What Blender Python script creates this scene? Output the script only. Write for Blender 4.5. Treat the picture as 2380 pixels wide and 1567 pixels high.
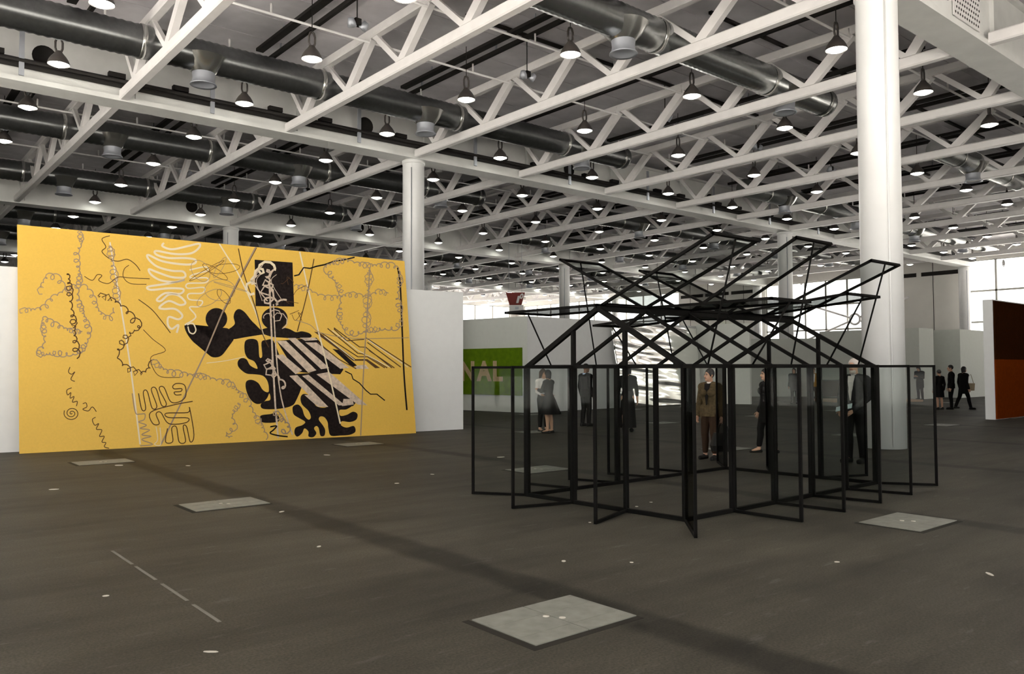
import bpy, bmesh, math, random
from mathutils import Vector, Matrix
random.seed(7)
for o in list(bpy.data.objects): bpy.data.objects.remove(o, do_unlink=True)
SC = bpy.context.scene
COL = SC.collection
PI = math.pi
# ------------------------------------------------------------------ camera
F_PX, PITCH, ROLL, YAW, EYE = 1872.775, 0.0393169, -0.0030779, 0.8755478, 1.61
FW = Vector((math.cos(YAW)*math.cos(PITCH), math.sin(YAW)*math.cos(PITCH), math.sin(PITCH)))
RT0 = Vector((math.sin(YAW), -math.cos(YAW), 0)); UP0 = RT0.cross(FW)
RT = RT0*math.cos(ROLL) + UP0*math.sin(ROLL); UP = -RT0*math.sin(ROLL) + UP0*math.cos(ROLL)
EYEP = Vector((0, 0, EYE))
cd = bpy.data.cameras.new('camera'); cam = bpy.data.objects.new('camera', cd); COL.objects.link(cam)
cam.matrix_world = Matrix(((RT.x, UP.x, -FW.x, 0), (RT.y, UP.y, -FW.y, 0), (RT.z, UP.z, -FW.z, EYE), (0, 0, 0, 1)))
cd.sensor_width = 36; cd.lens = F_PX/2380*36; cd.clip_start = 0.05; cd.clip_end = 500
SC.camera = cam
def ray(x, y): return FW + RT*((x-1190)/F_PX) - UP*((y-783.5)/F_PX)
def at(x, y, ax, v):
    d = ray(x, y); return EYEP + d*((v-EYEP[ax])/d[ax])
def gnd(x, y, z=0.0): return at(x, y, 2, z)
def pix(P):
    d = Vector(P)-EYEP; z = d.dot(FW)
    if z < 0.1: return None
    return (1190+F_PX*d.dot(RT)/z, 783.5-F_PX*d.dot(UP)/z)
def seen(P, m=160):
    q = pix(P); return q is not None and -m < q[0] < 2380+m and -m < q[1] < 1567+m
# ------------------------------------------------------------------ world, sun, exposure
w = bpy.data.worlds.new('world'); SC.world = w; w.use_nodes = True
bg = w.node_tree.nodes['Background']; bg.inputs[0].default_value = (1.0, 0.985, 0.96, 1); bg.inputs[1].default_value = 5.0
sd = bpy.data.lights.new('sun', 'SUN'); sd.energy = 60.0; sd.color = (1.0, 0.95, 0.90); sd.angle = math.radians(0.8)
so = bpy.data.objects.new('sun', sd); COL.objects.link(so)
SUN_DIR = Vector((0.52, 0.25, -0.82)).normalized()
so.rotation_euler = SUN_DIR.to_track_quat('-Z', 'Y').to_euler(); so.location = (-40, -20, 60)
vs = SC.view_settings; vs.view_transform = 'Standard'; vs.look = 'None'; vs.gamma = 1; vs.use_curve_mapping = False
vs.exposure = -0.6
# the hall
HX0, HX1, HY0, HY1, HZ = -7.0, 67.4, -6.0, 80.0, 11.3
# ------------------------------------------------------------------ materials
MATS = {}
def mat(name, col, rough=0.6, metal=0.0, spec=0.5, emit=None, estr=0.0, noise=None, bump=0.0):
    if name in MATS: return MATS[name]
    m = bpy.data.materials.new(name); m.use_nodes = True
    nt = m.node_tree; b = nt.nodes['Principled BSDF']
    b.inputs['Base Color'].default_value = (*col, 1); b.inputs['Roughness'].default_value = rough
    b.inputs['Metallic'].default_value = metal; b.inputs['Specular IOR Level'].default_value = spec
    if emit: b.inputs['Emission Color'].default_value = (*emit, 1); b.inputs['Emission Strength'].default_value = estr
    if noise:
        sc, amt = noise
        tc = nt.nodes.new('ShaderNodeTexCoord'); n = nt.nodes.new('ShaderNodeTexNoise'); n.inputs['Scale'].default_value = sc; n.inputs['Detail'].default_value = 6
        nt.links.new(tc.outputs['Object'], n.inputs['Vector'])
        r = nt.nodes.new('ShaderNodeMapRange'); r.inputs[1].default_value = 0.3; r.inputs[2].default_value = 0.7; r.inputs[3].default_value = 1-amt; r.inputs[4].default_value = 1+amt
        nt.links.new(n.outputs[0], r.inputs[0])
        mx = nt.nodes.new('ShaderNodeVectorMath'); mx.operation = 'SCALE'; mx.inputs[0].default_value = col
        nt.links.new(r.outputs[0], mx.inputs['Scale']); nt.links.new(mx.outputs[0], b.inputs['Base Color'])
        if bump:
            bp = nt.nodes.new('ShaderNodeBump'); bp.inputs['Strength'].default_value = bump; bp.inputs['Distance'].default_value = 0.02
            nt.links.new(n.outputs[0], bp.inputs['Height']); nt.links.new(bp.outputs[0], b.inputs['Normal'])
    MATS[name] = m; return m
def glassmat(name, tint, refl=1.0):
    m = bpy.data.materials.new(name); m.use_nodes = True; nt = m.node_tree; nt.nodes.clear()
    o = nt.nodes.new('ShaderNodeOutputMaterial'); t = nt.nodes.new('ShaderNodeBsdfTransparent'); t.inputs[0].default_value = (*tint, 1)
    g = nt.nodes.new('ShaderNodeBsdfGlossy'); g.inputs['Roughness'].default_value = 0.0; g.inputs[0].default_value = (refl, refl, refl, 1)
    lw = nt.nodes.new('ShaderNodeLayerWeight'); lw.inputs[0].default_value = 0.5      # Schlick reflectance, the same from both sides
    pw = nt.nodes.new('ShaderNodeMath'); pw.operation = 'POWER'; pw.inputs[1].default_value = 5.0
    mul = nt.nodes.new('ShaderNodeMath'); mul.operation = 'MULTIPLY_ADD'; mul.inputs[1].default_value = 0.95; mul.inputs[2].default_value = 0.045; mul.use_clamp = True
    mx = nt.nodes.new('ShaderNodeMixShader')
    nt.links.new(lw.outputs['Facing'], pw.inputs[0]); nt.links.new(pw.outputs[0], mul.inputs[0]); nt.links.new(mul.outputs[0], mx.inputs[0]); nt.links.new(t.outputs[0], mx.inputs[1]); nt.links.new(g.outputs[0], mx.inputs[2]); nt.links.new(mx.outputs[0], o.inputs[0])
    MATS[name] = m; return m
STEEL = mat('white_steel', (0.80, 0.775, 0.77), 0.42, noise=(3, 0.04))
COLM = mat('column_paint', (0.82, 0.82, 0.82), 0.35, noise=(1.5, 0.03))
GIRD = mat('girder_paint', (0.74, 0.74, 0.72), 0.5, noise=(2, 0.05))
CEIL = mat('ceiling_concrete', (0.72, 0.695, 0.73), 0.85, noise=(1.2, 0.12))
CEILGAP = mat('ceiling_gap', (0.82, 0.80, 0.82), 0.9)
DUCT = mat('duct_metal', (0.16, 0.165, 0.165), 0.28, metal=0.85, noise=(8, 0.1))
DUCTS = mat('duct_silver', (0.40, 0.41, 0.41), 0.26, metal=0.9, noise=(8, 0.1))
DUCTB = mat('duct_bright', (0.50, 0.50, 0.48), 0.25, metal=0.9)
BLACK = mat('black_metal', (0.006, 0.0055, 0.005), 0.7, spec=0.06)
DARK = mat('dark_rail', (0.02, 0.018, 0.017), 0.7, spec=0.15)
GALV = mat('galvanised', (0.45, 0.47, 0.52), 0.45, metal=0.5)
SHADE = mat('lamp_shade', (0.07, 0.06, 0.055), 0.4)
LENS = mat('lamp_lens', (0.9, 0.9, 0.85), 0.4, emit=(1.0, 1.0, 0.90), estr=14.0)
WHITEW = mat('partition_white', (0.80, 0.81, 0.81), 0.75, noise=(6, 0.015))
GREENW = mat('partition_grey', (0.66, 0.68, 0.63), 0.8, noise=(6, 0.02))
FACADE = mat('facade_panel', (0.72, 0.70, 0.66), 0.7, noise=(0.8, 0.04))
FRAME = mat('window_frame', (0.45, 0.44, 0.40), 0.5)
PANE = glassmat('window_glass', (0.985, 0.99, 0.985), 0.9)
PGLASS = glassmat('pavilion_glass', (0.945, 0.96, 0.95), 0.06)
YELLOW = mat('yellow_paint', (0.80, 0.49, 0.065), 0.5, noise=(25, 0.03))
INK = mat('mural_black', (0.014, 0.009, 0.008), 0.7, spec=0.12, noise=(18, 0.6))
INKB = mat('mural_brown', (0.10, 0.05, 0.02), 0.7, spec=0.15)
INKG = mat('mural_grey', (0.36, 0.26, 0.18), 0.7, spec=0.15)
INKW = mat('mural_white', (0.80, 0.68, 0.48), 0.6)
INKP = mat('mural_pale', (0.60, 0.47, 0.36), 0.6, noise=(14, 0.25))
GREENA = mat('green_canvas', (0.105, 0.19, 0.004), 0.8, spec=0.1, noise=(6, 0.15))
TAN = mat('tan_letters', (0.50, 0.37, 0.20), 0.8, noise=(10, 0.15))
RED = mat('sign_red', (0.25, 0.03, 0.022), 0.6)
WHT = mat('sign_white', (0.85, 0.85, 0.83), 0.6)
ORANGE = mat('orange_canvas', (0.17, 0.030, 0.003), 0.9, spec=0.0, noise=(12, 0.12))
BROWN = mat('brown_canvas', (0.030, 0.010, 0.003), 0.9, spec=0.0, noise=(12, 0.15))
PLATE = mat('hatch_plate', (0.19, 0.19, 0.165), 0.55, noise=(9, 0.18))
PAPER = mat('paper_scrap', (0.50, 0.47, 0.41), 0.7)
WOODP = mat('plinth_wood', (0.45, 0.30, 0.19), 0.6)
OUTG = mat('outdoor_paving', (0.70, 0.68, 0.64), 0.9)
# floor: worn dark bitumen-brown coating with trench strips and scuffs
def floor_mat():
    m = bpy.data.materials.new('hall_floor'); m.use_nodes = True; nt = m.node_tree; b = nt.nodes['Principled BSDF']
    L = nt.links.new
    def N(t): return nt.nodes.new(t)
    tc = N('ShaderNodeTexCoord'); sep = N('ShaderNodeSeparateXYZ'); L(tc.outputs['Object'], sep.inputs[0])
    def noise(scale, det=6, st=None):
        n = N('ShaderNodeTexNoise'); n.inputs['Scale'].default_value = scale; n.inputs['Detail'].default_value = det; n.inputs['Roughness'].default_value = 0.65
        if st:
            mp = N('ShaderNodeMapping'); mp.inputs['Scale'].default_value = st; mp.inputs['Rotation'].default_value = (0, 0, 0.5); L(tc.outputs['Object'], mp.inputs[0]); L(mp.outputs[0], n.inputs['Vector'])
        else: L(tc.outputs['Object'], n.inputs['Vector'])
        return n.outputs[0]
    def rng(s, a, c, lo, hi):
        r = N('ShaderNodeMapRange'); r.inputs[1].default_value = a; r.inputs[2].default_value = c; r.inputs[3].default_value = lo; r.inputs[4].default_value = hi; L(s, r.inputs[0]); return r.outputs[0]
    def math_(op, a, c):
        k = N('ShaderNodeMath'); k.operation = op
        for i, v in enumerate((a, c)):
            if isinstance(v, (int, float)): k.inputs[i].default_value = v
            else: L(v, k.inputs[i])
        return k.outputs[0]
    f = math_('MULTIPLY', rng(noise(0.35), .3, .7, .70, 1.30), rng(noise(60, 3), .3, .7, .62, 1.38))
    f = math_('MULTIPLY', f, rng(noise(1.0, 8, (0.35, 2.2, 1)), .3, .7, .70, 1.32))
    # trench strips along Y every 5 m, beside the hatches
    mx = math_('SUBTRACT', math_('PINGPONG', math_('ADD', sep.outputs[0], 1.02+100+math_off), 2.5), 0.0)
    wob = math_('MULTIPLY', math_('SUBTRACT', noise(1.1, 4), 0.5), 0.22)
    strip = rng(math_('ADD', mx, wob), 0.12, 0.22, 0.52, 1.0)
    f = math_('MULTIPLY', f, strip)
    scuff = rng(noise(2.3, 8, (1.0, 3.5, 1)), .60, .78, 0.0, 0.06)
    sc = N('ShaderNodeVectorMath'); sc.operation = 'SCALE'; sc.inputs[0].default_value = FLOORC; L(f, sc.inputs['Scale'])
    ad = N('ShaderNodeVectorMath'); ad.operation = 'ADD'; L(sc.outputs[0], ad.inputs[0])
    cs = N('ShaderNodeCombineXYZ'); [L(scuff, cs.inputs[i]) for i in range(3)]; L(cs.outputs[0], ad.inputs[1])
    L(ad.outputs[0], b.inputs['Base Color'])
    b.inputs['Roughness'].default_value = 0.62; b.inputs['Specular IOR Level'].default_value = 0.14
    bp = N('ShaderNodeBump'); bp.inputs['Strength'].default_value = 0.25; bp.inputs['Distance'].default_value = 0.004; L(noise(140, 3), bp.inputs['Height']); L(bp.outputs[0], b.inputs['Normal'])
    return m
math_off = 0.0
FLOORC = (0.054, 0.049, 0.038)
# ------------------------------------------------------------------ mesh helpers
class MB:
    def __init__(s): s.v = []; s.f = []; s.sm = []
    def add(s, vs, fs, smooth=False):
        n = len(s.v); s.v += [tuple(v) for v in vs]; s.f += [tuple(i+n for i in f) for f in fs]; s.sm += [smooth]*len(fs); return s
    def box(s, lo, hi):
        x0, y0, z0 = lo; x1, y1, z1 = hi
        return s.add([(x0,y0,z0),(x1,y0,z0),(x1,y1,z0),(x0,y1,z0),(x0,y0,z1),(x1,y0,z1),(x1,y1,z1),(x0,y1,z1)],
                     [(0,3,2,1),(4,5,6,7),(0,1,5,4),(1,2,6,5),(2,3,7,6),(3,0,4,7)])
    def bar(s, p0, p1, wd, ht, up=(0,0,1), ch=0.0):
        """bar of width wd (sideways) and height ht (along up), optional chamfer"""
        p0 = Vector(p0); p1 = Vector(p1); d = (p1-p0).normalized(); u = Vector(up); u = u-d*u.dot(d)
        if u.length < 1e-5: u = Vector((1,0,0))-d*d.x
        u.normalize(); r = d.cross(u); a, b = wd/2, ht/2
        if ch: pr = [(-a+ch,-b),(a-ch,-b),(a,-b+ch),(a,b-ch),(a-ch,b),(-a+ch,b),(-a,b-ch),(-a,-b+ch)]
        else: pr = [(-a,-b),(a,-b),(a,b),(-a,b)]
        n = len(pr); vs = [p+r*x+u*y for p in (p0,p1) for x, y in pr]
        fs = [(i,(i+1)%n,n+(i+1)%n,n+i) for i in range(n)]+[tuple(reversed(range(n))), tuple(range(n,2*n))]
        return s.add(vs, fs)
    def tube(s, pts, r, n=10, cap=True):
        pts = [Vector(p) for p in pts]; rr = r if isinstance(r, (list, tuple)) else [r]*len(pts)
        vs = []; u = None
        for i, p in enumerate(pts):
            d = (pts[min(i+1,len(pts)-1)]-pts[max(i-1,0)]).normalized()
            if u is None: u = d.orthogonal().normalized()
            u = (u-d*u.dot(d)).normalized(); v = d.cross(u)
            vs += [p+(u*math.cos(2*PI*k/n)+v*math.sin(2*PI*k/n))*rr[i] for k in range(n)]
        fs = [(i*n+k,i*n+(k+1)%n,(i+1)*n+(k+1)%n,(i+1)*n+k) for i in range(len(pts)-1) for k in range(n)]
        s.add(vs, fs, True)
        if cap:
            m = len(pts); s.add(vs[:n], [tuple(reversed(range(n)))]); s.add(vs[(m-1)*n:], [tuple(range(n))])
        return s
    def lathe(s, prof, n=24, o=(0,0,0), smooth=True):
        vs = [(o[0]+r*math.cos(2*PI*k/n), o[1]+r*math.sin(2*PI*k/n), o[2]+z) for r, z in prof for k in range(n)]
        fs = [(i*n+k,i*n+(k+1)%n,(i+1)*n+(k+1)%n,(i+1)*n+k) for i in range(len(prof)-1) for k in range(n)]
        return s.add(vs, fs, smooth)
    def mesh(s, name, m=None):
        me = bpy.data.meshes.new(name); me.from_pydata(s.v, [], s.f)
        me.polygons.foreach_set('use_smooth', s.sm); me.update()
        bm = bmesh.new(); bm.from_mesh(me); bmesh.ops.remove_doubles(bm, verts=bm.verts, dist=1e-6); bmesh.ops.recalc_face_normals(bm, faces=bm.faces); bm.to_mesh(me); bm.free()
        if m: me.materials.append(m)
        return me
    def build(s, name, m, parent=None, world=False):
        if world and parent is not None:
            l = parent.location; s.v = [(x-l.x, y-l.y, z-l.z) for x, y, z in s.v]
        return link(name, s.mesh(name, m), parent)
def link(name, me, parent=None, loc=None, rz=None):
    o = bpy.data.objects.new(name, me); COL.objects.link(o)
    if parent is not None: o.parent = parent
    if loc is not None: o.location = loc
    if rz is not None: o.rotation_euler = (0, 0, rz)
    return o
def tag(o, label, cat, group=None, kind=None):
    o['label'] = label; o['category'] = cat
    if group: o['group'] = group
    if kind: o['kind'] = kind
    return o
def thing(name, label, cat, loc=(0,0,0), rz=0, group=None):
    o = bpy.data.objects.new(name, None); COL.objects.link(o); o.location = loc; o.rotation_euler = (0,0,rz); o.empty_display_size = 0.2
    return tag(o, label, cat, group)
def dup(root, loc, label=None, rz=None, group=None):
    r = root.copy(); COL.objects.link(r); r.location = loc
    if rz is not None: r.rotation_euler = (0,0,rz)
    if label: r['label'] = label
    if group: r['group'] = group
    for ch in root.children:
        c = ch.copy(); COL.objects.link(c); c.parent = r
        for g in ch.children:
            d = g.copy(); COL.objects.link(d); d.parent = c
    return r
def struct(name, mb, m, parent=None):
    o = mb.build(name, m, parent)
    if parent is None: o['kind'] = 'structure'
    return o
# ------------------------------------------------------------------ shell
fl = struct('floor', MB().add([(HX0,HY0,0),(HX1,HY0,0),(HX1,HY1,0),(HX0,HY1,0),(HX0,HY0,-.2),(HX1,HY0,-.2),(HX1,HY1,-.2),(HX0,HY1,-.2)],
    [(0,1,2,3),(7,6,5,4),(0,4,5,1),(1,5,6,2),(2,6,7,3),(3,7,4,0)]), floor_mat())
og = MB(); og.box((-160,-160,-.5), (200,240,-.21)); g_ = struct('floor_outdoor_paving', og, OUTG)
ceil = MB(); ceil.box((HX0,HY0,HZ+.03), (HX1,HY1,HZ+.4)); ceil = struct('ceiling', ceil, CEILGAP)
me = MB().box((HX0,.0,HZ), (HX1,1.47,HZ+.031)).mesh('ceiling_panel', CEIL)
for k in range(int((HY1-HY0)/1.5)):
    link('ceiling_panel', me, ceil, (0, HY0+0.015+1.5*k, 0))
WN = [0]
def facade(name, axis, pos, thick, lo, hi, openings, m=FACADE):
    """wall with rectangular openings (u0,u1,z0,z1,ncols,nrows) glazed by framed panes"""
    mb = MB()
    def bx(u0,u1,z0,z1,d0=0,d1=thick):
        if u1-u0 < 1e-4 or z1-z0 < 1e-4: return
        a, b = pos+d0, pos+d1; a, b = min(a,b), max(a,b)
        if axis == 0: mb.box((a,u0,z0),(b,u1,z1))
        else: mb.box((u0,a,z0),(u1,b,z1))
    u = lo
    for (u0,u1,z0,z1,nc,nr) in sorted(openings):
        bx(u,u0,0,HZ); bx(u0,u1,0,z0); bx(u0,u1,z1,HZ); u = u1
    bx(u,hi,0,HZ)
    wl = struct(name, mb, m)
    for (u0,u1,z0,z1,nc,nr) in openings:
        WN[0] += 1
        fb = MB(); t = 0.07; dm = pos+thick*0.5
        def fr(a0,a1,b0,b1):
            if axis == 0: fb.box((dm-.05,a0,b0),(dm+.05,a1,b1))
            else: fb.box((a0,dm-.05,b0),(a1,dm+.05,b1))
        for i in range(nc+1):
            c = u0+(u1-u0)*i/nc; fr(max(c-t,u0),min(c+t,u1),z0,z1)
        for j in range(nr+1):
            c = z0+(z1-z0)*j/nr; fr(u0,u1,max(c-t,z0),min(c+t,z1))
        wo = struct('window_%d' % WN[0], fb, FRAME)
        pw, ph = (u1-u0)/nc, (z1-z0)/nr
        pm = MB()
        if axis == 0: pm.box((-.008,-pw/2,-ph/2),(.008,pw/2,ph/2))
        else: pm.box((-pw/2,-.008,-ph/2),(pw/2,.008,ph/2))
        pme = pm.mesh('pane', PANE)
        for i in range(nc):
            for j in range(nr):
                c = u0+pw*(i+.5); z = z0+ph*(j+.5)
                link('pane', pme, wo, (dm,c,z) if axis == 0 else (c,dm,z))
    return wl
facade('wall_right', 0, HX1, 0.4, HY0, HY1, [(-3.4,1.9,6.3,10.1,3,2),(13.2,25.4,0.3,9.9,6,4),(33.2,43.2,0.6,9.4,5,4),(53.5,78.5,1.0,9.6,10,3)])  # first opening is out of view and added to let light in
facade('wall_far', 1, HY1, 0.4, HX0, HX1, [(44,66.5,1.0,9.6,8,3)])
facade('wall_left', 0, HX0, -0.4, HY0, HY1, [(-4,5.5,0.4,10.2,5,4),(8.3,24.5,0.4,11.0,8,5)])
facade('wall_near', 1, HY0, -0.4, HX0, HX1, [(-5,18,0.4,6.6,9,3),(48,66,0.4,8.0,7,3)])  # second opening is unseen, added so the foil sheet mirrors something bright
# ------------------------------------------------------------------ grid of the hall
GY = [7.7, 25.1, 43.3, 61.4]            # girder lines
CX = [16.2, 41.2, 66.2]                 # column lines
TX = [1.1+5*k for k in range(14)]       # truss lines
GZ0, GZ1 = 9.32, 10.95
# girders
for i, y in enumerate(GY):
    nm = ['first roof girder, carried by the thick column beside the black glass pavilion', 'second roof girder, resting on the slim column behind the white partition', 'third roof girder running above the yellow mural panel', 'fourth roof girder crossing above the red sign'][i]
    t = thing('roof_girder', 'white steel box '+nm, 'girder', (HX0, y, GZ0), group='roof girders')
    MB().box((0,-.30,.14),(HX1-HX0,.30,GZ1-GZ0)).build('web', GIRD, t)
    MB().box((0,-.42,0),(HX1-HX0,.42,.14)).build('bottom_flange', GIRD, t)
    MB().box((0,-.42,GZ1-GZ0),(HX1-HX0,.42,GZ1-GZ0+.1)).build('top_flange', GIRD, t)
    st = MB().box((-.03,-.40,.14),(.03,-.30,GZ1-GZ0)).mesh('stiffener', GIRD)
    for x in TX[:13]: link('stiffener', st, t, (x-HX0+.35,0,0))
    op = MB()
    op.lathe([(0,0),(.30,0),(.30,.02)], 20); 
    ome = op.mesh('round_opening', DARK)
    for k in range(8):
        o = link('round_opening', ome, t, (4.1+4.95*2*k-HX0 if i else 9.0+9.9*k-HX0, -.305, .84)); o.rotation_euler = (PI/2,0,0)
# columns
for i, y in enumerate(GY):
    for j, x in enumerate(CX):
        if (i, j) in ((0, 2),): continue
        lab = {(0,0):'thick round white column standing behind the black glass pavilion', (1,0):'round white column rising behind the white partition by the yellow panel', (2,0):'round white column peeking over the top edge of the yellow panel',
               (1,1):'round white column behind the raised roof panels of the pavilion', (2,1):'round white column beside the hanging red sign', (1,2):'round white column against the glazed end wall'}.get((i,j), 'distant round white column near the glazed walls')
        c = thing('column', lab, 'column', (x,y,0), group='round columns')
        MB().lathe([(0,0),(.40,0),(.40,9.20),(.40,9.32),(0,9.32)], 40).build('shaft', COLM, c)
        MB().lathe([(.40,9.18),(.43,9.19),(.43,9.30),(.40,9.315)], 40).build('collar', COLM, c)
        MB().tube([(-.28,-.30,0.05),(-.28,-.30,9.0)], .018, 8).build('conduit', COLM if (i, j) == (0, 0) else GALV, c)
# trusses
ORD = ['zeroth','first','second','third','fourth','fifth','sixth','seventh','eighth','ninth','tenth','eleventh','twelfth','thirteenth','fourteenth']
def past(x):
    k = round((x-16.1)/5)
    if k == 0: return 'in line with the thick column'
    return ('%s past the thick column' if k > 0 else '%s before the thick column') % ORD[abs(k)]
def truss(L, first, label, pan, nn=6):
    t = thing('roof_truss', label, 'truss', group='white roof trusses')
    zb, zt = 9.50, 10.84
    MB().bar((0,0,zb),(0,L,zb),.26,.29,ch=.035).build('bottom_chord', STEEL, t)
    MB().bar((0,0,zt),(0,L,zt),.24,.25,ch=.03).build('top_chord', STEEL, t)
    nodes = [first+pan*k for k in range(nn)]
    tops = [first-pan/2+pan*k for k in range(nn+1)]
    tops[0] = max(tops[0], .12); tops[-1] = min(tops[-1], L-.12)
    def dg(y0, y1, wd, dp): 
        b = Vector((0,y0,zb+.10)); tt = Vector((0,y1,zt-.08)); d = (tt-b); u = Vector((0,d.z,-d.y))
        return MB().bar(b, tt, dp, wd, up=u)
    for k, yb in enumerate(nodes):
        dg(yb, tops[k]+.08, .27, .17).build('diagonal', STEEL, t)
        dg(yb, tops[k+1]-.08, .155, .12).build('diagonal', STEEL, t)
    return t
tr0 = truss(16.56, 1.08, 'white steel lattice truss spanning between the first and second girders', 2.86)
tr1 = truss(17.34, 1.47, 'white steel lattice truss beyond the second girder, over the yellow panel side', 2.88)
n0 = n1 = 0
for x in TX:
    if x > 66: continue
    loc = (x, GY[0]+.42, 0)
    lab = 'white steel lattice truss between the first and second girders, '+past(x)
    if n0 == 0: tr0.location = loc; tr0['label'] = lab
    else: dup(tr0, loc, lab)
    n0 += 1
    for i in (1, 2, 3):
        y0 = GY[i]+.42
        if i == 3 and x < 6: continue
        loc = (x, y0, 0)
        lab = [0, 'white steel lattice truss between second and third girders, ', 'white steel lattice truss between third and fourth girders, ', 'far white steel lattice truss beyond the fourth girder, '][i]+past(x)
        if n1 == 0: tr1.location = loc; tr1['label'] = lab
        else: dup(tr1, loc, lab)
        n1 += 1
tr2 = truss(GY[0]-.42-HY0-.02, 1.4, 'x', 2.86, 4)
for k, x in enumerate(TX[2:9]):
    lab = 'white steel lattice truss before the first girder, '+past(x)
    if k == 0: tr2.location = (x, HY0+.02, 0); tr2['label'] = lab
    else: dup(tr2, (x, HY0+.02, 0), lab)
# ------------------------------------------------------------------ high-bay lamps
LZ = EYE+8.0804
ROWS = [10.19, 14.71, 19.2, 23.76, 28.3, 33.01, 37.73, 42.39, 47.07, 51.65, 56.2, 60.8, 65.4, 70.0, 74.6]
lp = thing('bay_lamp', 'lit bell-shaped bay lamp hanging under the hall ceiling', 'lamp', group='bay lamps in the roof')
MB().lathe([(.265,-.02),(.262,.03),(.235,.10),(.18,.19),(.12,.26),(.085,.31),(.07,.34),(0,.345)], 28).build('shade', SHADE, lp)
MB().lathe([(0,-.085),(.09,-.078),(.18,-.045),(.25,.0),(.255,.015)], 28).build('lens', LENS, lp)
hp = MB()
for s in (-1, 1): hp.tube([(s*.055,0,.33),(s*.085,0,.42),(s*.085,0,.58),(s*.05,0,.68),(0,0,.70)], .028, 8)
hp.build('hanger', SHADE, lp)
MB().tube([(0,0,.69),(0,0,HZ-LZ)], .012, 6).build('rod', DARK, lp)
first = True
for r in ROWS:
    for k in range(13):
        x = 4.26+5*k
        if not seen((x, r, LZ), 260): continue
        gi = 0 if r < 25 else (1 if r < 43 else (2 if r < 61 else 3)); ri = [q for q in ROWS if (q > GY[gi])].index(r)+1
        bk = k-2; bay = 'in the thick column\'s bay' if bk == 0 else '%s bay %s the thick column' % (ORD[abs(bk)], 'past' if bk > 0 else 'before')
        lab = 'lit bell lamp, %s row past the %s girder, %s' % (ORD[ri], ORD[gi+1], bay)
        if first: lp.location = (x, r, LZ); first = False; lp['label'] = lab
        else: dup(lp, (x, r, LZ), lab)
# ------------------------------------------------------------------ white sprinkler pipes along X with stubs
tops0 = [GY[0]+.42+1.08-1.43+.11+2.86*k for k in range(1,6)]
tops1 = [GY[i]+.42+1.47-1.44+2.88*k for i in (1,2,3) for k in range(1,6)]
for iy, y in enumerate(tops0+tops1):
    t = thing('sprinkler_pipe', 'thin white sprinkler pipe across the trusses, %s past the %s girder' % (ORD[iy%5+1], ORD[iy//5+1]), 'pipe', (0, y, 10.62), group='sprinkler pipes')
    MB().tube([(0.3 if y < 50 else 6,0,0),(66,0,0)], .034, 8).build('pipe', STEEL, t)
    sm = MB().tube([(0,0,.03),(0,0,.27)], .03, 6).mesh('stub', STEEL)
    if y < 45:
        for k in range(20):
            x = 1.8+3.2*k
            if x > 64: break
            link('stub', sm, t, (x,0,0))
# ------------------------------------------------------------------ ventilation ducts
def duct(y, x0, x1, xs, label, r=.42):
    t = thing('air_duct', label, 'duct', (x0, y, 10.1), group='ventilation ducts')
    n = 28; L = x1-x0; m = MB(); seg = int(L/.10)
    pts = []; rr = []
    for i in range(seg+1):
        pts.append((L*i/seg, 0, 0)); rr.append(r+(.014 if i % 2 else -.006))
    m.tube(pts, rr, n); m.build('duct_tube', DUCTS if y < 20 else DUCT, t)
    for x in xs:
        b = MB(); b.tube([(x-x0,0,-.05),(x-x0,0,-.30),(x-x0,0,-.46)], [.62,.46,.30], 24, cap=False); b.build('branch_cone', DUCTB, t)
        MB().lathe([(.30,-.44),(.28,-.62),(.30,-.72),(.34,-.76),(.35,-.79),(.27,-.77),(.22,-.72),(0,-.74)], 26, (x-x0,0,0)).build('diffuser', GALV, t)
    for k in range(int(L/5)+1):
        xx = min(1.8+5*k, L-.3)
        MB().lathe([(r+.02,-.06),(r+.03,-.05),(r+.03,.05),(r+.02,.06)], 28).build('band', DUCTB, t).matrix_local = Matrix.Translation((xx,0,0)) @ Matrix.Rotation(PI/2, 4, 'Y')
for y, nm in ((13.2,'silver ribbed air duct with diffusers nearest the first girder'), (21.9,'dark ribbed air duct with diffusers along the second girder'), (31.4,'dark air duct just beyond the second girder'), (39.6,'dark air duct before the third girder'), (49.6,'dark air duct beyond the third girder'), (57.8,'far dark air duct before the fourth girder')):
    duct(y, -6 if y < 45 else 2, 24.2, [x for x in (.2, 7.4, 14.6, 21.8) if x > (-6 if y < 45 else 2)+1], nm+', left run')
    duct(y, 32.5, 63, [36.0, 43.2, 50.4, 57.6], nm+', right run')
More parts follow.
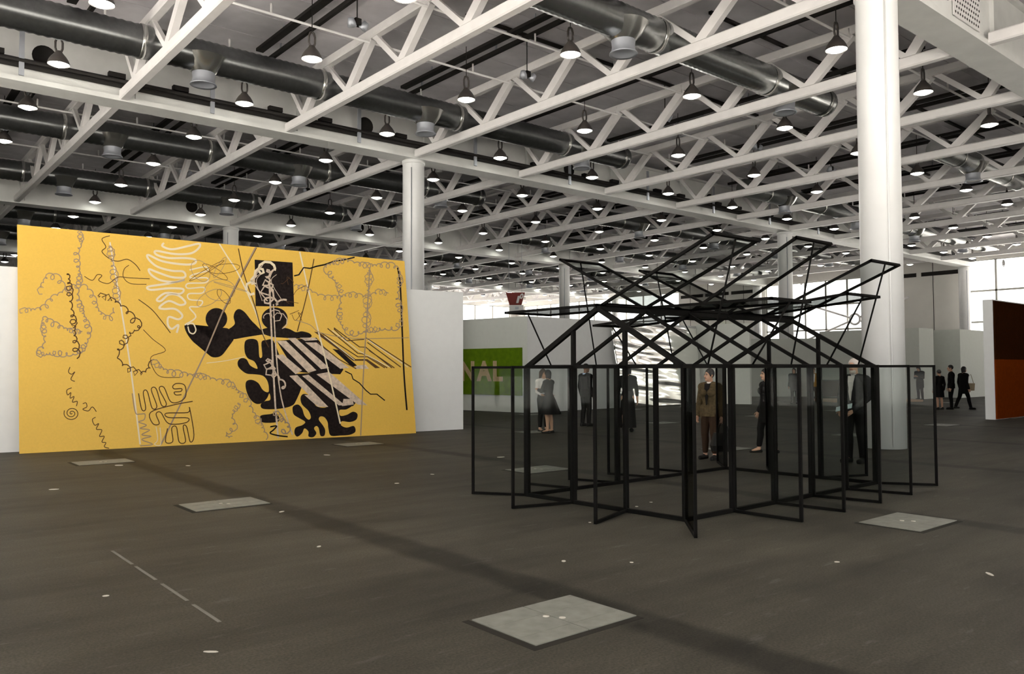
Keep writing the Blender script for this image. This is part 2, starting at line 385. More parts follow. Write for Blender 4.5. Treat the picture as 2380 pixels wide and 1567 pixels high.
# ------------------------------------------------------------------ dark lighting rails under the ceiling
RZL = 11.06
for k in range(12):
    x = 4.85+5*k
    if x > 62: break
    for gi, (ya, yb) in enumerate(((9.0, 24.4), (26.2, 42.4))):
        bk = k-2; bay = 'in the thick column\'s bay' if bk == 0 else '%s bay %s the thick column' % (ORD[abs(bk)], 'past' if bk > 0 else 'before')
        wh = '%s, beyond %s girder' % (bay, ORD[gi+1])
        t = thing('lighting_rail', 'slim black lighting rail, '+wh, 'rail', (x, ya, RZL), group='lighting rails')
        MB().bar((0,0,0),(0,yb-ya,0),.10,.12).build('rail', DARK, t)
        hk = MB().bar((0,0,.06),(0,0,HZ-RZL),.07,.03).mesh('hanger', GALV)
        for yy in (1.5, 5.5, 9.5, 13.5): link('hanger', hk, t, (0,yy,0))
        t = thing('ceiling_tray', 'wide black ceiling tray, '+wh, 'cable tray', (x-.48, ya+1.2, RZL+.02), group='ceiling trays')
        MB().bar((0,0,0),(0,yb-ya-2.7,0),.22,.09).build('tray', DARK, t)
        hk = MB().bar((0,0,.04),(0,0,HZ-RZL-.02),.05,.03).mesh('hanger', GALV)
        for yy in (1.0, 6.0, 11.0): link('hanger', hk, t, (0,yy,0))
        for ci, yy in enumerate((17.3-9, 4.0)):
            o = MB().bar((-1.9,0,0),(1.9,0,0),.10,.08).build('cross_bar', DARK); o.location = (x-.1, ya+yy, RZL+.16)
            tag(o, '%s black cross bar, %s' % (('farther','nearer')[ci], wh), 'rail', 'cross bars')
# twin emergency floodlights
for fi, (x, y) in enumerate(((9.64,17.5),(15.2,17.5),(21.3,17.4),(27.0,17.6),(32.6,17.6),(11.3,35.6),(17.0,35.6))):
    t = thing('twin_floodlight', 'pair of small silver floodlights %s girder, %s' % ('before the second' if y < 25 else 'beyond the second', past(x)), 'floodlight', (x, y, 10.15), group='twin floodlights')
    MB().tube([(0,0,.1),(0,0,HZ-10.15)], .016, 6).build('rod', DARK, t)
    MB().box((-.08,-.08,-.05),(.08,.08,.12)).build('junction_box', DARK, t)
    for s in (-1, 1):
        h = MB().lathe([(0,.13),(.07,.12),(.10,.02),(.115,-.09),(.0,-.09)], 16).build('lamp_head', GALV, t)
        h.location = (s*.17, -.03, -.03); h.rotation_euler = (0.5, s*0.55, 0)
# dark cable tray with boxes along girder two (near side)
for i in (1,):
    t = thing('cable_tray', 'long dark cable tray with small boxes along the second girder', 'cable tray', (HX0+1, GY[i]-.62, 9.82))
    LT = HX1-HX0-2
    MB().tube([(0,0,.0),(LT,0,.0)], .07, 8).build('conduit', DARK, t); MB().tube([(0,-.16,-.05),(LT,-.16,-.05)], .055, 8).build('conduit', DARK, t); MB().bar((0,.05,-.12),(LT,.05,-.12),.3,.04).build('tray', DARK, t)
    bx = MB().box((-.22,-.09,.06),(.22,.09,.20)).mesh('ballast_box', DARK)
    for k in range(22):
        xx = 14.9+2.35*k+(.6 if k % 2 else 0)-13-HX0+1-1.0+.0
        link('ballast_box', bx, t, (xx, 0, 0))
    br = MB().box((-.06,-.2,-.45),(.06,-.14,.9)).mesh('bracket', GALV)
    for k in range(10): link('bracket', br, t, (16.5+5*k-14-HX0, .02, 0))
# perforated web plate on the near face of girder one
t = thing('perforated_plate', 'white perforated steel plate on the near face of the first girder', 'plate', (19.2, GY[0]-.33, 9.6))
MB().box((0,-.012,0),(1.5,.012,.85)).build('sheet', STEEL, t)
pm = MB()
for i in range(11):
    for j in range(6): pm.lathe([(0,0),(.035,0)], 8, (0.1+.13*i+(.065 if j % 2 else 0), .1+.13*j, 0))
po = pm.build('perforations', DARK, t); po.rotation_euler = (PI/2,0,0); po.location = (0,-.014,0); po['kind'] = 'stuff'
# ------------------------------------------------------------------ partitions
def partition(name, pts, h, th, m, label, cap=True):
    """slab wall from a to b (plan), thickness th to the left of a->b"""
    a, b = Vector(pts[0]), Vector(pts[1]); d = (b-a).normalized(); n = Vector((-d.y, d.x))*th
    c = [(a.x,a.y),(b.x,b.y),(b.x+n.x,b.y+n.y),(a.x+n.x,a.y+n.y)]
    o = MB().add([(x-a.x,y-a.y,z) for z in (0,h) for x,y in c], [(3,2,1,0),(4,5,6,7),(0,1,5,4),(1,2,6,5),(2,3,7,6),(3,0,4,7)]).build(name, m)
    o.location = (a.x, a.y, 0); return tag(o, label, 'partition', None)
partition('partition_wall', ((-1.2, 18.97),(12.81,17.40)), 3.66, .12, WHITEW, 'white freestanding partition behind the yellow mural panel')
partition('partition_wall', ((18.62,26.4),(19.25,22.2)), 3.53, .3, GREENW, 'pale partition carrying the green lettered picture')
partition('partition_wall', ((19.25,22.2),(30.3,22.95)), 3.53, .3, WHITEW, 'long white partition behind the visitors')
partition('partition_wall', ((30.1,22.9),(31.0,20.7)), 3.6, .3, GREENW, 'pale green partition behind the woman with the black bag')
partition('partition_wall', ((39.3,26.4),(43.6,22.0)), 3.25, .3, GREENW, 'lower pale green partition below the gridded window')
for lab, x0, x1, y0, y1, h in (('pale green booth box right behind the thick column', 41.93, 43.6, 18.1, 23.5, 3.62), ('pale green booth box behind the group of three visitors', 45.4, 50.5, 17.5, 22.0, 3.62)):
    o = MB().box((0,0,0),(x1-x0,y1-y0,h)).build('booth_wall', GREENW); o.location = (x0,y0,0); tag(o, lab, 'partition')
# crumpled mirror-foil sheet leaning on the long white partition
FOIL = mat('mirror_foil', (0.90, 0.90, 0.88), 0.10, metal=1.0)
t = thing('foil_sheet', 'tall rippled mirror-foil sheet leaning on the long white partition', 'artwork', (23.7, 22.0, 0))
fb = MB(); nu, nv = 60, 90; vs_ = []
for j in range(nv+1):
    v = j/nv
    for i in range(nu+1):
        u = i/nu; x = u*6.1+(.35*(1-v)*(1-u)); z = .01+3.42*v
        y = .415*u+.27*v+.010*math.sin(v*31+1.3*math.sin(u*7)+u*3)+.006*math.sin(v*57+u*11)+.008*math.sin(u*23+v*4)
        vs_.append((x, y-.03, z))
fb.add(vs_, [(j*(nu+1)+i, j*(nu+1)+i+1, (j+1)*(nu+1)+i+1, (j+1)*(nu+1)+i) for j in range(nv) for i in range(nu)], True)
fo = fb.build('foil', FOIL, t)
md = fo.modifiers.new('thick', 'SOLIDIFY'); md.thickness = .01
# orange and brown painting on thick wall at the right
t = thing('painted_wall', 'thick white wall bearing a two-tone brown and orange painting', 'partition', (27.22, 9.53, 0))
MB().box((0,0,0),(5,.28,3.7)).build('slab', WHITEW, t)
MB().box((.03,-.05,.02),(5,-.001,1.85)).build('orange_field', ORANGE, t)
MB().box((.03,-.05,1.85),(5,-.001,3.66)).build('brown_field', BROWN, t)
# plinth and dark counter in the background
o = MB().box((-2.2,-1.1,0),(2.2,1.1,.1)).build('low_plinth', WOODP); o.location = (37.9,18.9,0); o.rotation_euler = (0,0,-.6); tag(o, 'low wood-edged plinth on the floor beyond the thick column', 'plinth')
t = thing('counter', 'dark brown counter in front of the lower green partition', 'counter', (38.4, 20.9, 0), rz=-.78)
MB().box((-.75,-.25,.16),(.75,.25,.95)).build('body', BROWN, t)
MB().box((-.78,-.28,.95),(.78,.28,1.0)).build('counter_top', DARK, t)
for sx in (-.66, .66):
    for sy in (-.2, .2): MB().box((sx-.04,sy-.04,0),(sx+.04,sy+.04,.16)).build('leg', DARK, t)
# green picture with letters, hung on the partition facing -X
WA, WB = Vector((18.62,26.4,0)), Vector((19.25,22.2,0)); WD = (WB-WA).normalized(); WNn = Vector((WD.y,-WD.x,0))
if WNn.x > 0: WNn = -WNn
def onwall(px, py):
    d = ray(px, py); tt = (WA+WNn*.03-EYEP).dot(WNn)/d.dot(WNn); return EYEP+d*tt
pr_ = onwall(1213, 808); pb = onwall(1213, 920)
t = thing('green_picture', 'green canvas with large tan capital letters NAL', 'picture', (pr_.x, pr_.y, pb.z))
t.rotation_euler = (0,0,math.atan2(WD.y, WD.x))
W_, H_ = 4.0, pr_.z-pb.z
MB().box((-W_,-.03,0),(0,.028,H_)).build('canvas', GREENA, t)
def text_obj(s, size, m, parent, loc, rot, ext=.006, name='letter', shear=0.0):
    cu = bpy.data.curves.new('txt', 'FONT'); cu.body = s; cu.size = size; cu.extrude = ext; cu.shear = shear; cu.offset = size*.045
    tmp = bpy.data.objects.new('txt', cu); COL.objects.link(tmp)
    dg = bpy.context.evaluated_depsgraph_get(); me = bpy.data.meshes.new_from_object(tmp.evaluated_get(dg)); bpy.data.objects.remove(tmp)
    me.materials.clear(); me.materials.append(m)
    o = link(name, me, parent); o.location = loc; o.rotation_euler = rot; return o
LH = (onwall(1180,840)-onwall(1180,884)).z
z0 = onwall(1180,884).z-pb.z
for ch, px in (('N',1072),('A',1112),('L',1146)):
    p = onwall(px, 880); off = (p-Vector((pr_.x,pr_.y,p.z))).dot(WD)
    text_obj(ch, LH*1.42, TAN, t, (off, -.034, z0), (PI/2,0,0))
# ------------------------------------------------------------------ hanging red sign
SP = EYEP+ray(1198,695)*50
SA = math.atan2(RT.y, RT.x)
t = thing('hanging_sign', 'red tapered hanging sign with white figures 1.0', 'sign', (SP.x,SP.y,SP.z), rz=SA)
k_ = 50/F_PX
top_w, bot_w, hh = 22*k_, 14*k_, 14*k_
for s in (-1,):
    MB().add([(-bot_w,-.12,-hh),(bot_w,-.12,-hh),(bot_w,.12,-hh),(-bot_w,.12,-hh),(-top_w,-.3,hh),(top_w,-.3,hh),(top_w,.3,hh),(-top_w,.3,hh)],[(0,3,2,1),(4,5,6,7),(0,1,5,4),(1,2,6,5),(2,3,7,6),(3,0,4,7)]).build('sign_body', RED, t)
tilt = math.atan2(.18, 2*hh)
text_obj('1', .78, WHT, t, (-.08,-.21-.02,-.24), (PI/2+tilt*.0,0,0), .02, 'figure', .25)
text_obj('0', .42, WHT, t, (.24,-.28-.02,.0), (PI/2,0,0), .02, 'figure', .25)
MB().lathe([(0,0),(.025,0),(.025,.02),(0,.02)], 8, (.17,-.22,-.22)).build('dot', WHT, t)
MB().box((-.38,-.1,-hh-.42),(.5,.1,-hh-.02)).build('lower_box', WHT, t)
MB().box((-.02,-.115,-hh-.28),(.2,-.1,-hh-.12)).build('pictogram', GALV, t)
b = MB()
for s in (-1,1): b.tube([(s*.4,0,hh),(s*.4,0,HZ-SP.z)], .012, 5)
b.build('wires', GALV, t)
# exit sign and wind brace at the glazed end wall
p = at(1683, 757, 0, 67.3)
o = MB().box((-.04,-.35,-.12),(.04,.35,.12)).build('exit_sign', mat('exit_green', (.1,.4,.02), .5, emit=(.35,.9,.1), estr=.8)); o.location = p; tag(o, 'small lit green exit sign on the far end wall', 'sign')
p = at(1987, 742, 0, 67.28)
t = thing('wind_brace', 'white ring brace with four diagonal rods across the gridded window', 'brace', p)
b = MB(); b.tube([(0,.45*math.cos(a*PI/14),.45*math.sin(a*PI/14)) for a in range(29)], .10, 8, cap=False); b.build('ring', STEEL, t)
for dy, dz in ((4.6,-1.7),(4.6,1.6),(-4.6,-1.7),(-4.6,1.6)):
    q = Vector((0,dy,dz)); MB().tube([q.normalized()*.5, q], .09, 8).build('rod', STEEL, t)
# dark vent slots and panel joints on end wall
sm = MB().box((-.03,-1.4,-.16),(.0,1.4,.16)).mesh('vent_slot', DARK); wr = bpy.data.objects['wall_right']
for y in (45.6,48.7,51.8): link('vent_slot', sm, wr, (HX1, y, 9.0))
for y in (27.4,30.6): link('vent_slot', sm, wr, (HX1, y, 9.15))
jm = MB().box((-.015,-.02,0),(0,.02,HZ)).mesh('panel_joint', DARK)
for y in (27.9,30.4,45.6,47.7,49.8,52.0): link('panel_joint', jm, wr, (HX1, y, 0))
# ------------------------------------------------------------------ floor hatches, scraps
hz = thing('floor_hatch', 'grey steel floor hatch of two plates set in the dark floor', 'hatch', group='floor hatches')
for sx in (0, 1):
    pl = MB().box((-.44+.44*sx+.005,-.31,-.0),(-.0+.44*sx-.005,.31,.006)).build('plate', PLATE, hz)
    MB().lathe([(.0,.004),(.022,.004),(.022,.0),(.0,.0)], 10, (-.03 if sx == 0 else .03, .05 if sx == 0 else -.04, .006)).build('bolt', PAPER, pl)
    for q in (-.13,.13): MB().box((-.44+.44*sx+.02,q-.03,.006),(.44*sx-.02,q+.03,.008)).build('tread', PLATE, pl)
RIM = mat('hatch_rim', (0.020, 0.018, 0.014), 0.8, spec=0.2)
MB().box((-.50,-.37,.0),(-.447,.33,.0015)).build('dark_rim', RIM, hz); MB().box((-.447,-.37,.0),(.44,-.317,.0015)).build('dark_rim', RIM, hz)
n = 0
for i in range(0, 9):
    for j in range(-1, 6):
        x, y = 3.58+5.03*i, 3.87+5.80*j
        if not seen((x,y,0), 60) or (6.5 < x < 11.3 and 5 < y < 8): continue
        lab = 'grey floor hatch on the %s trench strip, %s counting from the chalk stick' % (ORD[i+1], ORD[j+2])
        if n == 0: hz.location = (x,y,.0); hz['label'] = lab
        else: dup(hz, (x,y,.0), lab)
        n += 1
for k, (px, py, l_, w_) in enumerate(((490,1516,.085,.022),(741,1271,.05,.03),(276,1082,.16,.1),(437,1083,.10,.06),(125,1138,.12,.07),(922,1124,.08,.06),(1005,1103,.07,.05),(1310,1305,.05,.03),(1468,1308,.03,.03),(1945,1307,.04,.03),(1371,1215,.03,.03),(1513,1168,.035,.03),(1480,1178,.035,.03),(246,1386,.04,.03),(1164,1063,.14,.08),(760,1058,.16,.08),(2300,1335,.10,.03),(655,1190,.08,.04))):
    p = gnd(px, py)
    lab = 'short white chalk stick lying on the floor' if k == 0 else 'tiny pale scrap of paper littering the dark floor'
    b = MB(); n_ = 7; ang = random.random()*3
    vs = [(math.cos(2*PI*i/n_)*l_*(.5+random.random()*.1), math.sin(2*PI*i/n_)*w_*(.5+random.random()*.15)) for i in range(n_)]
    b.add([(x,y,.0) for x,y in vs]+[(x,y,.004) for x,y in vs], [tuple(reversed(range(n_))), tuple(range(n_,2*n_))]+[(i,(i+1)%n_,n_+(i+1)%n_,n_+i) for i in range(n_)])
    o = b.build('chalk_stick' if k == 0 else 'paper_scrap', PAPER); o.location = (p.x,p.y,.0005); o.rotation_euler = (0,0,-.75 if k == 0 else ang)
    tag(o, lab, 'litter', None if k == 0 else 'paper scraps on the floor')
CHALK = mat('chalk_line', (.15,.14,.12), .9)
t = thing('chalk_line', 'broken pale chalk line drawn on the floor left of the hatch', 'marking', (1.9, 5.2, 0))
for (a, b_) in ((0,.5),(.62,1.2),(1.35,1.9),(2.0,2.65)): MB().box((-.012,a,0),(.012,b_,.0015)).build('dash', CHALK, t)
# ------------------------------------------------------------------ black glass pavilion
X0, X1, Y0, Y1, EZ, RZ_ = 6.82, 10.98, 5.39, 7.73, 1.632, 2.31
YM = (Y0+Y1)/2
xs = [X0+(X1-X0)*i/5 for i in range(6)]; ys = [Y0+(Y1-Y0)*i/3 for i in range(4)]
def sk(q): return (q[0]+.04-.155*(q[1]-Y0)/(Y1-Y0), q[1], q[2])
pv = thing('glass_pavilion', 'black-framed glass pavilion with every wall and roof panel swung open', 'pavilion', (X0, Y0, 0))
def pbar(name, p0, p1, w_, h_=None, up=(0,0,1), parent=None): return MB().bar(sk(p0), sk(p1), w_, h_ or w_, up).build(name, BLACK, parent or pv, True) if (parent is None or parent == pv) else None
PW = .046
posts = [(x, y) for x in xs for y in (Y0, Y1)]+[(x, y) for x in (X0, X1) for y in ys[1:3]]
for x, y in posts: pbar('post', (x,y,0), (x,y,EZ), PW, PW, (1,0,0))
for y in (Y0, Y1):
    pbar('eave_beam', (X0-.03,y,EZ), (X1+.03,y,EZ), PW, PW); pbar('base_rail', (X0,y,.022), (X1,y,.022), .045)
for x in (X0, X1):
    pbar('eave_beam', (x,Y0,EZ), (x,Y1,EZ), PW, PW); pbar('base_rail', (x,Y0,.022), (x,Y1,.022), .045)
pbar('ridge_beam', (X0,YM,RZ_), (X1,YM,RZ_), .06)
for i, x in enumerate(xs):
    wd = .055 if i in (0, 5) else .040
    for y in (Y0, Y1): pbar('rafter', (x,y,EZ), (x,YM,RZ_), wd)
for x in (X0, X1):
    for y in ys[1:3]: pbar('gable_stud', (x,y,EZ), (x,y,EZ+(RZ_-EZ)*(1-abs(y-YM)/(YM-Y0))), .045)
def panel(name, c0, c1, c2, c3, bar=.031):
    """framed pane on the quad c0..c3 (world)"""
    c = [Vector(q) for q in (c0,c1,c2,c3)]; nn = (c[1]-c[0]).cross(c[3]-c[0]).normalized()
    m = MB()
    for i in range(4): 
        d = (c[(i+1)%4]-c[i]).normalized()*bar/2
        m.bar(c[i]-d, c[(i+1)%4]+d, bar, bar, nn)
    f = m.build(name, BLACK, pv, True)
    g = MB(); e = nn*.004; l = pv.location
    g.add([q-l+e for q in c]+[q-l-e for q in c], [(0,1,2,3),(7,6,5,4),(0,4,5,1),(1,5,6,2),(2,6,7,3),(3,7,4,0)])
    g.build('pane', PGLASS, f); return f
doors = [((xs[1],Y0),(7.73,4.57)),((xs[2],Y0),(8.61,4.57)),((xs[3],Y0),(9.50,4.59)),((xs[4],Y0),(10.40,4.63)),((X1,Y0),(11.46,4.76)),((X0,Y0),(6.26,4.80)),
         ((X0,ys[1]),(6.03,5.89)),((X0,ys[2]),(5.98,7.16)),((X0,Y1),(6.29,8.33)),((xs[1],Y1),(7.35,8.49)),((xs[2],Y1),(8.12,8.45)),((xs[3],Y1),(8.98,8.49)),((xs[4],Y1),(9.90,8.51)),
         ((X1,ys[1]),(11.72,5.86)),((X1,ys[2]),(11.52,7.40)),((X1,Y1),(11.5,8.34))]
for (a, b) in doors:
    a = sk((a[0],a[1],0)); d = Vector((b[0]-a[0], b[1]-a[1])).normalized(); a2 = (a[0]+d.x*.034, a[1]+d.y*.034)
    panel('wall_panel', (a2[0],a2[1],.02), (b[0],b[1],.02), (b[0],b[1],EZ-.005), (a2[0],a2[1],EZ-.005))
LR = 1.68
for side, angs in ((-1, (22,0,27,5,22)), (1, (0,27,-4,26,2))):
    for s, an in enumerate(angs):
        a = math.radians(an); c_, s_ = math.cos(a), math.sin(a); e = .03
        yh = YM+side*.05; zh = RZ_+.045
        o_ = (yh+side*LR*c_, zh+LR*s_)
        xa, xb = xs[s]+e-.037, xs[s+1]-e-.037
        f = panel('roof_panel', (xa,yh,zh), (xb,yh,zh), (xb,o_[0],o_[1]), (xa,o_[0],o_[1]))
        xm = (xa+xb)/2+.037; ye = Y0 if side < 0 else Y1
        l = pv.location
        top = Vector((xm-.037, o_[0], o_[1])); bot = Vector(sk((xm, ye, EZ)))
        MB().tube([top-l, bot-l], .011, 6).build('prop', BLACK, f)
# ------------------------------------------------------------------ yellow mural panel leaning on the white partition
MBL, MBR = gnd(45,1055), gnd(967,1007)
MU = (MBR-MBL).normalized(); MN0 = Vector((-MU.y, MU.x, 0)); LEAN = math.radians(5.6)
MV = Vector((MN0.x*math.sin(LEAN), MN0.y*math.sin(LEAN), math.cos(LEAN))); MNN = MU.cross(MV).normalized()   # towards viewer
def onm(px, py, off=0.0):
    d = ray(px, py); o = MBL+MNN*off; return EYEP+d*((o-EYEP).dot(MNN)/d.dot(MNN))
mu = thing('mural_panel', 'large yellow panel drawn over with black blobs and curling lines', 'painting', MBL)
cs = [onm(45,1055), onm(967,1007), onm(940,607), onm(40,522)]
back = [c-MNN*.05 for c in cs]
MB().add(cs+back, [(0,1,2,3),(7,6,5,4),(0,4,5,1),(1,5,6,2),(2,6,7,3),(3,7,4,0)]).build('board', YELLOW, mu, True)
def cL(p): return (p[0]/2.702, 500+p[1]/2.702)
def cR(p): return (480+p[0]/2.7016, 500+p[1]/2.7016)
def catmull(pts, n=6, closed=False):
    P = [Vector((p[0],p[1],0)) for p in pts]; out = []; m = len(P)
    for i in range(m if closed else m-1):
        if closed: a,b,c,d = P[i-1],P[i],P[(i+1)%m],P[(i+2)%m]
        else: a,b,c,d = P[max(i-1,0)],P[i],P[i+1],P[min(i+2,m-1)]
        for k in range(n):
            t = k/n; out.append(((b*2)+(c-a)*t+(a*2-b*5+c*4-d)*t*t+(b*3-a-c*3+d)*t**3)*.5)
    if not closed: out.append(P[-1])
    return [(q.x,q.y) for q in out]
LAY = [.0012]
def ribbon(pts, wd, m, conv, smooth=True, name='drawn_line'):
    p = catmull([conv(q) for q in pts], 5) if smooth else [conv(q) for q in pts]
    LAY[0] += .00003
    vs = []; wd = wd/2.7/2
    for i, q in enumerate(p):
        a, b = p[max(i-1,0)], p[min(i+1,len(p)-1)]; dx, dy = b[0]-a[0], b[1]-a[1]; l = math.hypot(dx,dy) or 1
        nx, ny = -dy/l*wd, dx/l*wd
        vs += [onm(q[0]+nx,q[1]+ny,LAY[0]), onm(q[0]-nx,q[1]-ny,LAY[0])]
    return MB().add(vs, [(2*i,2*i+1,2*i+3,2*i+2) for i in range(len(p)-1)]).build(name, m, mu, True)
def blob(pts, m, conv=cR, smooth=True, name='painted_shape'):
    p = [conv(q) for q in pts]
    if smooth: p = catmull(p, 4, True)
    LAY[0] += .00003
    vs = [onm(x,y,LAY[0]) for x,y in p]
    bm = bmesh.new(); bv = [bm.verts.new(v-MBL) for v in vs]; f = bm.faces.new(bv); bmesh.ops.triangulate(bm, faces=[f], ngon_method='EAR_CLIP')
    me = bpy.data.meshes.new(name); bm.to_mesh(me); bm.free(); me.materials.append(m)
    return link(name, me, mu)
def curl(path, r, step, conv, wd, m, seed=0):
    """chain of little loops along a path"""
    rnd = random.Random(seed); p = catmull(path, 12); out = []; acc = 0; ph = 0
    for i in range(len(p)-1):
        a, b = p[i], p[i+1]; l = math.hypot(b[0]-a[0], b[1]-a[1]); k = max(1,int(l/(step/8)))
        for j in range(k):
            t = j/k; ph += 2*PI*(l/k)/step*(1+.3*math.sin(ph*.13)); rr = 1.15*r*(.75+.45*math.sin(ph*.21+seed))
            out.append((a[0]+(b[0]-a[0])*t+rr*math.cos(ph), a[1]+(b[1]-a[1])*t+rr*math.sin(ph)))
    ribbon(out, wd*1.45, m, conv, False, 'curled_line')
def ell(c, rx, ry): blob([(c[0]+rx*math.cos(a*PI/7), c[1]+ry*math.sin(a*PI/7)) for a in range(14)], INK)
ell((62,652), 68, 68); ell((428,650), 82, 70)
blob([(-137,690),(-125,740),(-80,800),(-10,850),(30,890),(80,890),(115,860),(130,820),(172,778),(140,715),(90,715),(78,745),(82,780),(60,795),(30,782),(0,757),(-50,722),(-90,690)], INK)
blob([(160,702),(178,680),(170,640),(180,605),(205,590),(240,610),(280,660),(310,690),(340,720),(380,745),(340,752),(240,768),(165,780),(132,765),(138,720)], INK)
blob([(330,728),(420,702),(510,712),(560,735),(600,730),(645,742),(660,760),(640,772),(560,776),(480,770),(400,762)], INK)
blob([(302,280),(540,298),(550,575),(308,572)], INK, smooth=False, name='painted_square')
blob([(240,800),(262,780),(305,780),(325,805),(332,890),(350,885),(345,800),(375,785),(420,790),(470,900),(560,985),(600,1060),(560,1170),(530,1200),(470,1215),(400,1220),(350,1215),(340,1190),(365,1170),(400,1160),(395,1120),(380,1150),(350,1180),(310,1185),(270,1150),(247,1090),(250,1045),(285,1035),(325,1055),(355,1100),(390,1110),(385,1050),(355,1010),(300,1000),(250,995),(205,960),(195,925),(215,900),(250,905),(275,945),(320,965),(300,920),(260,900),(240,860)], INK)
blob([(340,1260),(400,1250),(440,1245),(455,1295),(380,1305),(340,1295)], INK)
blob([(545,1200),(575,1190),(600,1215),(615,1260),(640,1285),(655,1270),(640,1230),(600,1190),(590,1150),(605,1125),(640,1130),(670,1165),(690,1200),(740,1210),(770,1190),(765,1150),(780,1130),(810,1140),(860,1150),(910,1150),(920,1190),(880,1220),(835,1225),(840,1260),(880,1255),(920,1235),(948,1250),(940,1285),(900,1300),(850,1295),(845,1320),(880,1335),(925,1325),(935,1360),(900,1380),(840,1385),(780,1385),(765,1340),(760,1300),(740,1270),(715,1265),(705,1285),(730,1320),(745,1350),(740,1385),(715,1385),(705,1340),(690,1325),(675,1340),(690,1370),(670,1395),(640,1390),(640,1360),(615,1340),(600,1370),(570,1392),(552,1370),(560,1335),(600,1320),(620,1300),(590,1280),(550,1255),(540,1225)], INK)
blob([(440,790),(690,770),(860,970),(840,1000),(700,995),(560,985)], INK, smooth=False)
blob([(530,1000),(760,985),(960,1150),(920,1200),(740,1205)], INK, smooth=False)
for q in ([(440,790),(500,790),(690,975),(640,990)],[(510,772),(560,772),(770,960),(720,968)],[(585,770),(680,770),(700,785),(620,790)],[(620,800),(690,800),(895,960),(840,965)],[(430,880),(480,875),(600,975),(560,1000)],[(520,1010),(570,1005),(765,1205),(720,1205)],[(600,1010),(640,1003),(870,1195),(830,1195)],[(690,1000),(770,985),(1010,1195),(950,1190)],[(860,1155),(915,1155),(925,1190),(850,1200)],[(940,945),(1000,940),(1020,965),(930,967)],[(615,1130),(660,1130),(760,1205),(700,1205)]):
    blob(q, INKP, smooth=False, name='pale_stripe')
blob([(790,840),(835,848),(945,945),(915,955)], INK, smooth=False, name='dark_stripe')
blob([(675,733),(705,735),(935,905),(1010,905),(1090,960),(1060,962),(1000,915),(920,915)], INKB, smooth=False, name='dark_stripe')
for q in ([(720,740),(950,890),(1010,890),(1120,960)],[(760,712),(950,868),(1000,875),(1135,960)],[(800,708),(960,828),(1000,830),(1165,960)],[(700,800),(830,905),(940,965)],[(1000,770),(1285,955)],[(1010,800),(1220,955)],[(990,780),(880,790),(800,715)],[(1020,850),(1180,960)]):
    ribbon(q, 6, INKB, cR, False)
for q in ([(1015,785),(1265,955)],[(790,725),(950,850),(1150,955)],[(740,760),(930,910)]): ribbon(q, 5, INKW, cR, False)
ribbon([(1200,330),(1215,420),(1222,560),(1230,760),(1240,1000),(1258,1225)], 10, INK, cR)
ribbon([(310,200),(220,370),(100,610),(0,850),(-130,1120),(-285,1440)], 9, INKG, cR, False)
ribbon([(315,205),(225,375),(105,615)], 4, INKB, cR, False)
ribbon([(690,170),(760,580),(820,960),(880,1440)], 10, INKW, cL)
ribbon([(80,180),(130,260),(200,370),(300,590),(360,760)], 8, INKW, cR)
ribbon([(200,210),(235,370),(300,560),(350,740),(390,830)], 6, INKB, cR)
ribbon([(585,230),(640,470),(700,720),(770,1000),(840,1310)], 9, INKW, cR)
ribbon([(675,275),(630,500),(570,730)], 6, INKB, cR)
ribbon([(1025,330),(1010,600),(1000,760),(985,1000),(968,1385)], 7, INKG, cR)
ribbon([(395,430),(415,900),(432,1200),(450,1400)], 11, INKP, cR, False)
ribbon([(420,560),(440,900),(470,1150),(540,1380)], 8, INKP, cR)
ribbon([(550,382),(580,375),(610,330),(650,335),(690,322),(740,312),(800,290),(870,280),(930,265)], 9, INK, cR, False)
ribbon([(870,980),(910,1000),(920,1030),(960,1055),(1000,1100),(1030,1125),(1070,1125),(1120,1165)], 7, INK, cR, False)
ribbon([(0,930),(120,915),(240,890)], 4, INKW, cR)
ribbon([(560,660),(650,690),(720,740),(930,775),(1270,770)], 4, INKG, cR)
curl([(750,320),(870,285),(1000,315),(1180,320),(1215,400),(1200,520),(1225,650),(1180,710),(1050,720),(920,745),(860,700),(835,640),(845,500),(820,430),(780,380),(745,330)], 15, 30, cR, 4, INKG, 3)
curl([(1025,340),(1010,560),(1000,740)], 22, 26, cR, 3, INKG, 4)
curl([(550,440),(640,470),(760,520),(900,500),(1010,510),(1080,480),(1140,500)], 14, 34, cR, 3.5, INKG, 5)
curl([(500,100),(510,180),(480,250),(500,380),(490,520),(530,640),(560,760),(480,870),(350,870),(240,870),(280,800),(270,650),(330,680),(430,720),(520,740)], 15, 30, cL, 4.5, INKG, 6)
curl([(130,600),(230,590),(290,570),(340,510),(500,440),(560,470),(620,600),(690,650),(720,580)], 14, 36, cL, 4, INKG, 7)
curl([(250,480),(290,390),(350,390),(390,430),(440,500)], 17, 40, cL, 4, INKG, 8)
curl([(430,360),(440,500),(460,650),(470,760),(485,890)], 17, 36, cL, 5, INKB, 9)
ribbon([(440,955),(430,985),(450,1000),(470,985),(445,1030),(470,1045)], 5, INKB, cL)
ribbon([(450,1085),(420,1100),(425,1130),(445,1115),(440,1150),(465,1140),(455,1175),(485,1170),(480,1200)], 5, INKB, cL)
ribbon([(450+a*3.1*math.cos(a*.62)*.62, 1245+a*3.1*math.sin(a*.62)*.55) for a in range(0,27)], 5, INKB, cL)
ribbon([(520,1185),(540,1180),(545,1205),(520,1220),(555,1230),(580,1205),(605,1235)], 5, INKB, cL)
ribbon([(600,1270),(580,1285),(595,1320),(620,1310),(605,1345),(640,1350),(625,1390),(655,1390),(640,1425),(665,1430),(655,1455),(685,1465)], 5, INKB, cL)
